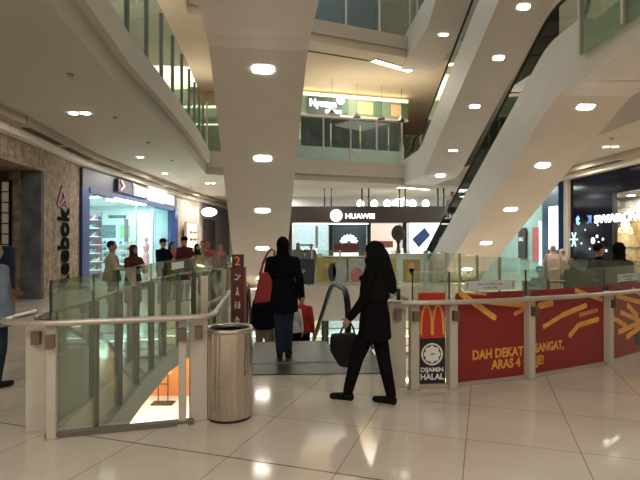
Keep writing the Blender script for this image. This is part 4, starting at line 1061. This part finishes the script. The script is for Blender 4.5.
# tree of small lights
tr = Vector((11.15,18.25,0))
t = empty('christmas_tree', (tr.x,tr.y,0), 0, 'tree covered in small golden lights inside the jewellery shop window', 'tree')
bm = B(); lathe(bm, [(.75,.3),(.62,.8),(.66,.82),(.45,1.3),(.48,1.32),(.25,1.85),(.02,2.35)], 18); ob('branches', bm, mat('tree_green', (.16,.11,.05), .8, var=.4), t)
bm = B(); lathe(bm, [(.08,0),(.08,.32)], 8); ob('trunk', bm, M_dark, t)
bm = B()
for k in range(240):
    z = .35+random.random()*1.9; r = .72*(1-(z-.3)/2.1)+.03; a = random.random()*2*PI
    ellip(bm, (r*math.cos(a),r*math.sin(a),z), (.034,)*3, u=6, v=4)
o = ob('fairy_lights', bm, mat('fairy_glow', (1,.72,.38), emit=7, var=0), t); o['kind'] = 'stuff'
bm = B()
for k in range(5):
    cx_, cy_ = ((-.35,1.0),(.2,1.45),(-.1,.7),(.4,.85),(0,2.2))[k]
    for j in range(4):
        a = j*PI/4; tube(bm, [(-.62+cx_*.1-.08*0, cx_+.11*math.cos(a), cy_+.11*math.sin(a)),(-.62+cx_*.1, cx_-.11*math.cos(a), cy_-.11*math.sin(a))], .015, 5)
ob('star_ornaments', bm, mat('star_glow', (1,.95,.8), emit=2.5, var=0), t)
# blue and turquoise shop beyond the cream column
e = empty('storefront', (9.7,22.5,0), 0, 'blue and turquoise shop front with a tall white light panel', 'shop front'); O = Vector((9.7,22.5,0))
WRT = Matrix.Translation(-O) @ frame((9.34,25),(9.58,20.1))
rb('blue_panel', 3.6,4.9,0,4.0,-.2,0,M_bl)
rb('light_panel', 4.25,4.88,1.2,2.95,0,.05,mat('tall_white_glow', (.95,.97,1), emit=3.2, var=0))
rb('turquoise_wall', -6,3.6,0,3.3,-.2,0,mat('turquoise_wall', (.30,.46,.42), .5, var=.1))
rb('fascia', -6,3.6,3.3,4.0,-.2,.05,mat('turquoise_fascia', (.22,.38,.38), .5))
rb('lit_strip', 3.35,3.55,.3,2.4,0,.04,mat('strip_glow', (.8,.95,.95), emit=1.0, var=0))
plane_board(9.35, 22.75,23.6, .75,2.15, mat('poster_black_speckled', (.03,.028,.028), .5, var=.3, scale=20), 'black poster with white lettering on the turquoise wall')
e3 = empty('wall_sign', (9.34,23.5,1.55), 0, 'white lettering on the black poster of the turquoise wall', 'sign'); text('lettering', 'SALE', .24, frame((0,0),(0,-1)), M_wh, e3, .005, .01)
plane_board(9.42, 21.6,22.2, .65,2.15, mat('poster_salmon', (.5,.13,.12), .5, var=.25, scale=3), 'salmon red poster beside the black poster on the turquoise wall')
lamp((8,23,4.0), 90, 1, (.75,1,.98))
# ------------------------------------------------------------------ people
def remesh(o, vox, sm=4):
    md = o.modifiers.new('r', 'REMESH'); md.mode = 'VOXEL'; md.voxel_size = vox
    ms = o.modifiers.new('s', 'SMOOTH'); ms.iterations = sm; ms.factor = .5
    dg = bpy.context.evaluated_depsgraph_get()
    me = bpy.data.meshes.new_from_object(o.evaluated_get(dg))
    o.modifiers.clear(); mats = list(o.data.materials); old = o.data; o.data = me; bpy.data.meshes.remove(old)
    me.materials.clear()
    for m in mats: me.materials.append(m)
    for p in me.polygons: p.use_smooth = True
def skin(tone): return mat('skin_%s' % tone, {'mid':(.42,.25,.17),'pale':(.55,.36,.26),'dark':(.26,.15,.10)}[tone], .55, var=.05)
def person(loc, h, yaw, label, top, bottom, head='hair', tone='mid', hem=.86, group=None, legs=None, arms=None, sleeve=True,
           headcol=(.02,.015,.015), drape=None, long_hair=False, vox=.02, lean=0., shoes=(.02,.02,.02), girth=1., sit=False, cap=None, name=None):
    """stands at loc with the soles at z=loc[2], looks along +y before being turned by yaw"""
    k = h/1.70; E = empty('person', loc, yaw, label, 'person', group)
    V = lambda x, y, z: Vector((x*k, (y + lean*max(0, z-.9))*k, z*k))
    S = lambda r: r*k
    legs = legs or {}; arms = arms or {}
    HL, HR = V(-.09,0,.9), V(.09,0,.9)
    if sit:
        dz = .42
        V0 = V; V = lambda x, y, z: V0(x, y, z-dz)
        HL, HR = V(-.09,0,.9), V(.09,0,.9)
        KL, KR = V0(-.12,.42,.50), V0(.12,.42,.50); AL, AR = V0(-.12,.40,.08), V0(.12,.40,.08)
        TL, TR = V0(-.13,.54,.03), V0(.13,.54,.03)
    else:
        g = legs.get
        KL = V(*g('KL', (-.10,.015,.49))); KR = V(*g('KR', (.10,.015,.49)))
        AL = V(*g('AL', (-.10,-.03,.085))); AR = V(*g('AR', (.10,-.03,.085)))
        TL = V(*g('TL', (-.12,.12,.03))); TR = V(*g('TR', (.12,.12,.03)))
    SL, SR = V(-.175,0,1.375), V(.175,0,1.375)
    g = arms.get
    EL = V(*g('EL', (-.235,-.03,1.10))); ER = V(*g('ER', (.235,-.03,1.10)))
    WL_ = V(*g('WL', (-.245,.06,.86))); WR_ = V(*g('WR', (.245,.06,.86)))
    bm = B()
    ellip(bm, V(0,0,1.25), (S(.155*girth),S(.10*girth),S(.20))); ellip(bm, V(0,0,1.05), (S(.135*girth),S(.10*girth),S(.17))); ellip(bm, V(0,-.01,.93), (S(.165*girth),S(.12*girth),S(.13)))
    caps(bm, SL, SR, S(.06), S(.06)); caps(bm, V(0,-.01,1.38), V(0,0,1.52), S(.062), S(.052))
    ellip(bm, V(0,.0,1.61), (S(.074),S(.092),S(.10))); ellip(bm, V(0,.035,1.545), (S(.052),S(.055),S(.055)))
    caps(bm, V(0,.085,1.61), V(0,.112,1.582), S(.009), S(.015)); caps(bm, V(-.02,.088,1.548), V(.02,.088,1.548), S(.012), S(.012))
    for s in (-1, 1): ellip(bm, V(s*.076,-.005,1.60), (S(.012),S(.022),S(.032)))
    for s, Sh, El, Wr in ((-1,SL,EL,WL_),(1,SR,ER,WR_)):
        caps(bm, Sh, El, S(.052), S(.042)); caps(bm, El, Wr, S(.042), S(.028))
        d = (Wr-El).normalized(); caps(bm, Wr, Wr+d*S(.05), S(.027), S(.032))
    for Hp, Kn, An, To in ((HL,KL,AL,TL),(HR,KR,AR,TR)):
        caps(bm, Hp, Kn, S(.082), S(.055)); caps(bm, Kn, An, S(.055), S(.036)); caps(bm, An-Vector((0,0,S(.03))), To, S(.036), S(.028))
    body = ob('body', bm, skin(tone), E); remesh(body, vox, 3)
    # fingers and eyes joined to the same mesh
    bm = bmesh.new(); bm.from_mesh(body.data)
    body.data.materials.append(mat('eye_dark', (.02,.015,.012), .3)); body.data.materials.append(mat('lip', (.3,.1,.09), .5))
    for s, El, Wr in ((-1,EL,WL_),(1,ER,WR_)):
        d = (Wr-El).normalized(); side = d.cross(Vector((1,0,0))*s)
        if side.length < .1: side = Vector((0,1,0))
        side.normalize(); inn = d.cross(side).normalized()*(-s)
        if inn.x*s > 0: inn = -inn
        base = Wr+d*S(.065)
        for q in range(4):
            b0 = base+side*S((q-1.5)*.017); L = S((.062,.072,.068,.052)[q])
            p1 = b0+d*L*.5+inn*S(.006); p2 = p1+d*L*.32+inn*S(.018); p3 = p2+d*L*.1+inn*S(.018)
            tube(bm, [b0-d*S(.02), b0, p1, p2, p3], [S(.009),S(.009),S(.0085),S(.0078),S(.005)], 8)
        t0 = Wr+d*S(.03)+side*S(.025)
        tube(bm, [t0, t0+side*S(.022)+d*S(.018)+inn*S(.008), t0+side*S(.03)+d*S(.048)+inn*S(.02)], [S(.012),S(.0105),S(.006)], 8)
    for s in (-1, 1): ellip(bm, V(s*.030,.083,1.622), (S(.013),S(.008),S(.008)), 1, 8, 6)
    ellip(bm, V(0,.098,1.548), (S(.024),S(.008),S(.008)), 2, 8, 6)
    for f in bm.faces: f.smooth = True
    bm.to_mesh(body.data); bm.free()
    # shoes
    sm = mat('shoe_leather_%d' % (int(sum(shoes)*100)), shoes, .6, spec=.1)
    for An, To in ((AL,TL),(AR,TR)):
        bm = B(); d = To-An; d.z = 0; d.normalize(); lo = Vector((0,0,S(.035)))
        caps(bm, An-Vector((0,0,S(.02))), An-Vector((0,0,S(.045)))-d*S(.025), S(.045), S(.042)); caps(bm, An-lo-d*S(.02), To+Vector((0,0,S(.012)))+d*S(.01), S(.046), S(.036)); caps(bm, An+Vector((0,0,S(.03))), An-lo, S(.043), S(.045))
        o = ob('shoe', bm, sm, E); remesh(o, max(.012, vox*.7), 2)
    # trousers
    pad = .014
    bm = B(); ellip(bm, V(0,-.01,.93), (S(.172*girth+pad),S(.125*girth+pad),S(.14)))
    for Hp, Kn, An in ((HL,KL,AL),(HR,KR,AR)):
        caps(bm, Hp, Kn, S(.090+pad), S(.062+pad)); caps(bm, Kn, An+Vector((0,0,S(.02))), S(.062+pad), S(.048+pad*.6))
    o = ob('trousers', bm, bottom, E); remesh(o, max(.015, vox), 3)
    # top / coat
    bm = B()
    ellip(bm, V(0,0,1.25), (S(.165*girth+pad),S(.112*girth+pad),S(.20))); ellip(bm, V(0,0,1.05), (S(.148*girth+pad),S(.112*girth+pad),S(.18)))
    caps(bm, SL, SR, S(.072), S(.072)); caps(bm, V(0,-.005,1.40), V(0,0,1.445), S(.075), S(.066))
    for Sh, El, Wr in ((SL,EL,WL_),(SR,ER,WR_)):
        caps(bm, Sh, El, S(.066), S(.056))
        if sleeve: caps(bm, El, El.lerp(Wr, .93), S(.056), S(.042))
    hz = hem if not sit else max(hem-.0, .82)
    n = 22; prof = [(1.12,.16,.125),(.98,.192,.15),(.90,.205,.16)]
    if hz < .88: prof += [(hz+(.88-hz)*.5,.208,.168),(hz,.215,.175)]
    rings = [[bm.verts.new(V(a*girth*math.cos(2*PI*i/n), b*girth*math.sin(2*PI*i/n)-.005, z)) for i in range(n)] for z, a, b in prof]
    for a, b in zip(rings, rings[1:]):
        for i in range(n): bm.faces.new((a[i],a[(i+1)%n],b[(i+1)%n],b[i]))
    bm.faces.new(rings[0]); bm.faces.new(rings[-1][::-1])
    o = ob('coat' if hem < .7 else 'shirt', bm, top, E); remesh(o, vox, 3)
    # head covering
    hm = mat('head_%03d%03d%03d' % tuple(int(c*999) for c in headcol), headcol, .95 if head == 'hijab' else .6, var=.12, scale=20, spec=.04)
    bm = B()
    if head == 'hijab':
        ellip(bm, V(0,-.008,1.615), (S(.092),S(.112),S(.115))); ellip(bm, V(0,.02,1.52), (S(.082),S(.088),S(.08)))
        dz_, dr = drape or (1.28, .20)
        lathe_pts = [(1.56,.085,.088),(1.47,.092,.09),(1.41,.15,.105),(1.34,dr*.98,.13),((1.34+dz_)/2,dr+.01,.15),(dz_,dr,.15)]
        rings = [[bm.verts.new(V(a*math.cos(2*PI*i/n), b*math.sin(2*PI*i/n), z)) for i in range(n)] for z, a, b in lathe_pts]
        for a, b in zip(rings, rings[1:]):
            for i in range(n): bm.faces.new((a[i],a[(i+1)%n],b[(i+1)%n],b[i]))
        bm.faces.new(rings[0]); bm.faces.new(rings[-1][::-1])
        o = ob('headscarf', bm, hm, E); remesh(o, max(.012, vox*.8), 3)
        bm = bmesh.new(); bm.from_mesh(o.data); c0 = V(0,.09,1.59)
        dead = [v for v in bm.verts if ((v.co.x/S(.052))**2+((v.co.z-c0.z)/S(.068))**2) < 1 and v.co.y > V(0,.03,1.59).y]
        bmesh.ops.delete(bm, geom=dead, context='VERTS'); bm.to_mesh(o.data); bm.free()
    else:
        ellip(bm, V(0,-.014,1.632), (S(.084),S(.100),S(.092)))
        if long_hair: caps(bm, V(0,-.05,1.60), V(0,-.085,1.36), S(.08), S(.07))
        o = ob('hair', bm, hm, E); remesh(o, max(.012, vox*.8), 2)
        bm = bmesh.new(); bm.from_mesh(o.data)
        dead = [v for v in bm.verts if v.co.y > V(0,.045,1.6).y and v.co.z < V(0,0,1.665).z]
        dead += [v for v in bm.verts if v not in dead and v.co.y > V(0,.0,1.6).y and v.co.z < V(0,0,1.60).z]
        bmesh.ops.delete(bm, geom=dead, context='VERTS'); bm.to_mesh(o.data); bm.free()
        if cap:
            bm = B(); ellip(bm, V(0,0,1.665), (S(.09),S(.105),S(.07))); prism(bm, [V(-.07,.05,1.66),V(.07,.05,1.66),V(.06,.17,1.645),V(0,.185,1.645),V(-.06,.17,1.645)], (0,0,1), .01)
            ob('cap', bm, cap, E, smooth=True)
    return E
cl = lambda n, c, v=.15: mat('cloth_'+n, c, 1, var=v, scale=14, spec=.04)
CB = cl('black', (.008,.007,.008)); CN = cl('navy', (.008,.008,.013)); CJ = cl('denim', (.03,.045,.075)); CT = cl('tan', (.30,.22,.15)); CW = cl('white', (.55,.53,.5))
CMar = cl('maroon', (.10,.03,.025)); CR = cl('red', (.35,.03,.03)); CRose = cl('rose', (.42,.14,.13)); COl = cl('olive', (.30,.30,.08)); CG = cl('grey', (.20,.21,.22)); CBei = cl('beige', (.42,.37,.30)); CDk = cl('dark_red', (.07,.02,.025)); CPk = cl('pink_cream', (.55,.36,.28)); CLb = cl('light_blue', (.20,.25,.33)); CDg = cl('dark_green', (.05,.06,.04))

# woman seen from behind on the entry plate
p1 = person((-.48,6.45,.008), 1.54, math.radians(-4), 'person in long dark tunic and black headscarf seen from behind on the escalator entry plate', CN, CJ, 'hijab', hem=.66,
    drape=(1.16,.195), vox=.013, headcol=(.007,.007,.008), legs=dict(KL=(-.05,.01,.49),AL=(-.04,-.02,.085),TL=(-.05,.12,.03),KR=(.075,.03,.49),AR=(.075,.0,.085),TR=(.09,.14,.03)),
    arms=dict(EL=(-.24,-.02,1.12),WL=(-.18,.14,1.02),ER=(.25,-.03,1.12),WR=(.27,.08,.87)), girth=1.05)
e = empty('shoulder_bag', (-.70,6.40,0), math.radians(8), 'red shoulder bag hanging on the left shoulder of the person seen from behind', 'bag')
bm = B(); prism(bm, [(-.15,-.06,.72),(.09,-.06,.74),(.085,-.06,1.02),(.03,-.06,1.12),(-.07,-.06,1.10)], (0,1,0), .12); bevel(bm, .018, 2); M_bag = mat('bag_red', (.34,.02,.025), .45, var=.1); ob('bag_body', bm, M_bag, e, smooth=False)
bm = B(); tube(bm, [(-.06,-.02,1.08),(-.03,-.03,1.24),(.03,-.03,1.36),(.08,-.01,1.405),(.12,.02,1.38),(.08,.06,1.08)], .014, 8); ob('strap', bm, M_bag, e)
bm = B(); tube(bm, [(-.08,.05,1.08),(-.02,.07,1.22),(.02,.06,1.30)], .01, 8); ob('strap', bm, M_bag, e)
# walking woman, side view towards the left
p2 = person((.50,4.60,0), 1.49, math.radians(70), 'person in black coat and long black headscarf striding left past the red panels', CB, CB, 'hijab', hem=.70,
    drape=(1.10,.20), vox=.012, headcol=(.0091,.0091,.0091), shoes=(.006,.006,.006),
    legs=dict(KL=(-.07,.17,.50),AL=(-.06,.27,.12),TL=(-.07,.43,.06),KR=(.08,-.08,.48),AR=(.08,-.16,.085),TR=(.08,.0,.03)),
    arms=dict(EL=(-.21,.06,1.12),WL=(-.17,.22,.92),ER=(.20,-.02,1.10),WR=(.20,.10,.88)), girth=1.0)
# loose end of her scarf down the back
bm = B(); 
for a, b, r0, r1 in (((.54,4.59,1.37),(.63,4.59,1.14),.095,.075),((.63,4.59,1.14),(.67,4.59,1.06),.075,.04)): caps(bm, Vector(a)-Vector((.50,4.60,0)), Vector(b)-Vector((.50,4.60,0)), r0, r1)
bm.transform(Matrix.Rotation(-math.radians(70), 4, 'Z')); o = ob('scarf_end', bm, MATS['head_009009009'], p2); remesh(o, .014, 4)
e = empty('handbag', (.19,4.66,0), 0, 'black handbag hanging from the hand of the striding person', 'bag')
bm = B(); prism(bm, [(-.10,-.07,.50),(-.01,-.07,.35),(.17,-.07,.33),(.20,-.07,.58),(.14,-.07,.65),(-.09,-.07,.64)], (0,1,0), .14); bevel(bm, .025, 2); ob('bag_body', bm, mat('bag_black', (.008,.007,.007), .7, spec=.15), e)
bm = B(); tube(bm, [(-.02,0,.60),(.02,0,.70),(.08,0,.775),(.12,0,.70),(.14,0,.60)], .009, 8); ob('strap', bm, MATS['bag_black'], e)
# people going down the escalator
def step_z(Y): 
    u = (17.35-Y)*math.sqrt(1+.119**2); return -5.25+max(0, min(10, math.ceil(u/.4)*.4))*TAN
person((-1.06,9.4,step_z(9.4)), 1.5, math.radians(-6), 'person in a dark jacket and tan trousers riding down, hidden behind the red bag', CN, CT, 'hair', hem=.8, vox=.025)
person((-.52,9.3,step_z(9.3)), 1.3, math.radians(-6), 'person in a white top riding down the escalator', CW, CB, 'hair', vox=.025)
person((-.36,9.75,step_z(9.75)), 1.55, math.radians(-6), 'dark haired person in a red top riding down the escalator', CR, CB, 'hair', vox=.025)
# far left person and the left rail group
person((-3.36,5.15,0), 1.5, math.radians(-25), 'person in a pale blue grey top cut by the left edge of the picture', CLb, CJ, 'hair', tone='mid', hem=.72, vox=.02, girth=1.15, headcol=(.03,.02,.015),
       arms=dict(EL=(-.24,.08,1.12),WL=(-.10,.28,1.08)))
e = empty('shoulder_bag', (-3.44,5.42,0), 0, 'mustard coloured bag held low by the person at the left edge', 'bag')
bm = B(); box(bm, -.13,.12,-.05,.05,.62,.95); bevel(bm, .02); ob('bag_body', bm, mat('bag_mustard', (.35,.2,.03), .6), e)
bm = B(); tube(bm, [(-.1,0,.94),(-.08,0,1.15),(.06,0,1.15),(.1,0,.94)], .012, 8); ob('strap', bm, mat('bag_mustard', (.35,.2,.03)), e)
LE = dict(EL=(-.26,.10,1.12),WL=(-.08,.32,1.16),ER=(.26,.10,1.12),WR=(.08,.34,1.14))
def pp(x, y_top, Y, yaw, label, *a, **k):
    z = 1.5+(242-y_top)/500*Y; person(((x-320)/500*Y, Y, 0), z*1.70/1.71, math.radians(yaw), label, *a, vox=.024, **k)
pp(112,241,9.5,-75,'person in a beige shirt leaning on the left railing, arms folded, looking right', CBei, CB, 'hair', arms=LE, girth=1.2)
pp(133.5,245,9.6,-120,'person in maroon dress and maroon headscarf leaning on the left railing', CMar, CMar, 'hijab', headcol=(.09,.03,.025), arms=LE, hem=.4)
pp(163,239,12.2,-120,'person in black with a cap and backpack at the left railing', CN, CB, 'hair', arms=LE, cap=CN)
pp(172.5,242,12.9,-120,'person in a red top between two people in dark clothes at the railing', CRose, CB, 'hair', arms=LE, long_hair=True)
pp(184.5,237,12.6,-130,'tall person in a dark maroon jersey leaning at the left railing', CDk, CB, 'hair', arms=LE, cap=CB, girth=1.15)
pp(197,244,14.0,-140,'person in black headscarf and yellow green top at the far railing', COl, CB, 'hijab', headcol=(.012,.012,.012), drape=(1.36,.14))
pp(202,241,16.5,180,'person in grey standing behind the yellow green top', CG, CB, 'hair')
pp(208,242,15.0,-150,'person in a red rose blouse with pale headscarf near the dark doorway', CRose, CB, 'hijab', headcol=(.35,.12,.10), arms=LE)
pp(220.5,245,15.5,170,'person in a pink rose headscarf beside the central escalator', CRose, CB, 'hijab', headcol=(.5,.2,.2))
# beyond the opening
pp(298,243,18.2,180,'person in a rose headscarf standing behind the black poster', CG, CB, 'hijab', headcol=(.25,.14,.12))
pp(311,244,18.6,180,'person with dark hair and a grey top beside the white phone counter', CG, CB, 'hair')
# rider on the right escalator
Yr = 18.0; zr = (21.2-Yr)*TAN
person((4.78,Yr,zr), 1.62, math.radians(180), 'dark haired person in pale top riding the right-hand escalator', CBei, CB, 'hair', vox=.025)
# right group
pp(553,245,12.6,170,'person in a pale pink headscarf and cream robe walking near the blue shop', CPk, CPk, 'hijab', headcol=(.72,.50,.42), drape=(1.0,.2), hem=.3)
pp(562,249,13.2,180,'person in a white headscarf half hidden by the pale pink robe', CBei, CB, 'hijab', headcol=(.6,.55,.5))
def seated(x, y_top, Y, yaw, label, *a, **k):
    zt = 1.5+(242-y_top)/500*Y; h = zt/1.29*1.70
    pos = ((x-320)/500*Y, Y, 0); person(pos, h, math.radians(yaw), label, *a, sit=True, vox=.022, **k)
    return pos, h
M_ch = mat('chair_dark_wood', (.05,.03,.02), .5)
def chair(p, h, yaw, label):
    c = empty('cafe_chair', (p[0],p[1],0), math.radians(yaw), label, 'chair'); s = h/1.7
    z = .40*s
    bm = B(); box(bm, -.21,.21,-.2,.2,z-.07,z-.03); bevel(bm, .008, 1); ob('seat', bm, M_ch, c)
    for x_ in (-.18,.18):
        for y_ in (-.18,.17):
            bm = B(); tube(bm, [(x_,y_,0),(x_,y_,z-.07)], .016, 8); ob('leg', bm, M_ch, c)
    bm = B(); box(bm, -.2,.2,-.24,-.21,z+.18,z+.45); box(bm, -.19,-.16,-.24,-.21,z-.07,z+.18); box(bm, .16,.19,-.24,-.21,z-.07,z+.18); ob('backrest', bm, M_ch, c)
for (x, yt, Y, yaw, lb, cc, hd, hc) in (
    (540,266,9.3,-60,'person in maroon seated behind the first notice on the right railing', CMar, 'hair', (.02,.015,.012)),
    (573,256,9.6,100,'dark haired person in a grey green top seated at the cafe tables', CDg, 'hair', (.02,.015,.012)),
    (599,243,10.2,-80,'person in dark clothes with a dark cap of hair at the cafe tables', CN, 'hair', (.015,.012,.012)),
    (619,243,9.2,-70,'hooded person in black seated nearest the golden tree', CB, 'hijab', (.010,.010,.010))):
    p, h = seated(x, yt, Y, yaw, lb, cc, CB, hd, headcol=hc)
    chair(p, h, yaw, {540:'dark cafe chair under the seated person in maroon',573:'dark cafe chair under the person in grey green',599:'dark cafe chair under the person with dark hair',619:'dark cafe chair under the hooded person'}[x])
def table(x, y, label):
    t = empty('cafe_table', (x,y,0), 0, label, 'table')
    bm = B(); lathe(bm, [(.32,.72),(.33,.73),(.33,.745),(.32,.75)], 28); ob('tabletop', bm, M_ch, t)
    bm = B(); lathe(bm, [(.22,0),(.2,.02),(.03,.04),(.03,.72)], 20); ob('pedestal', bm, M_dark, t)
table(4.50,9.85,'round dark cafe table between the maroon and grey green people'); table(5.65,9.95,'round dark cafe table between the dark haired and hooded people')
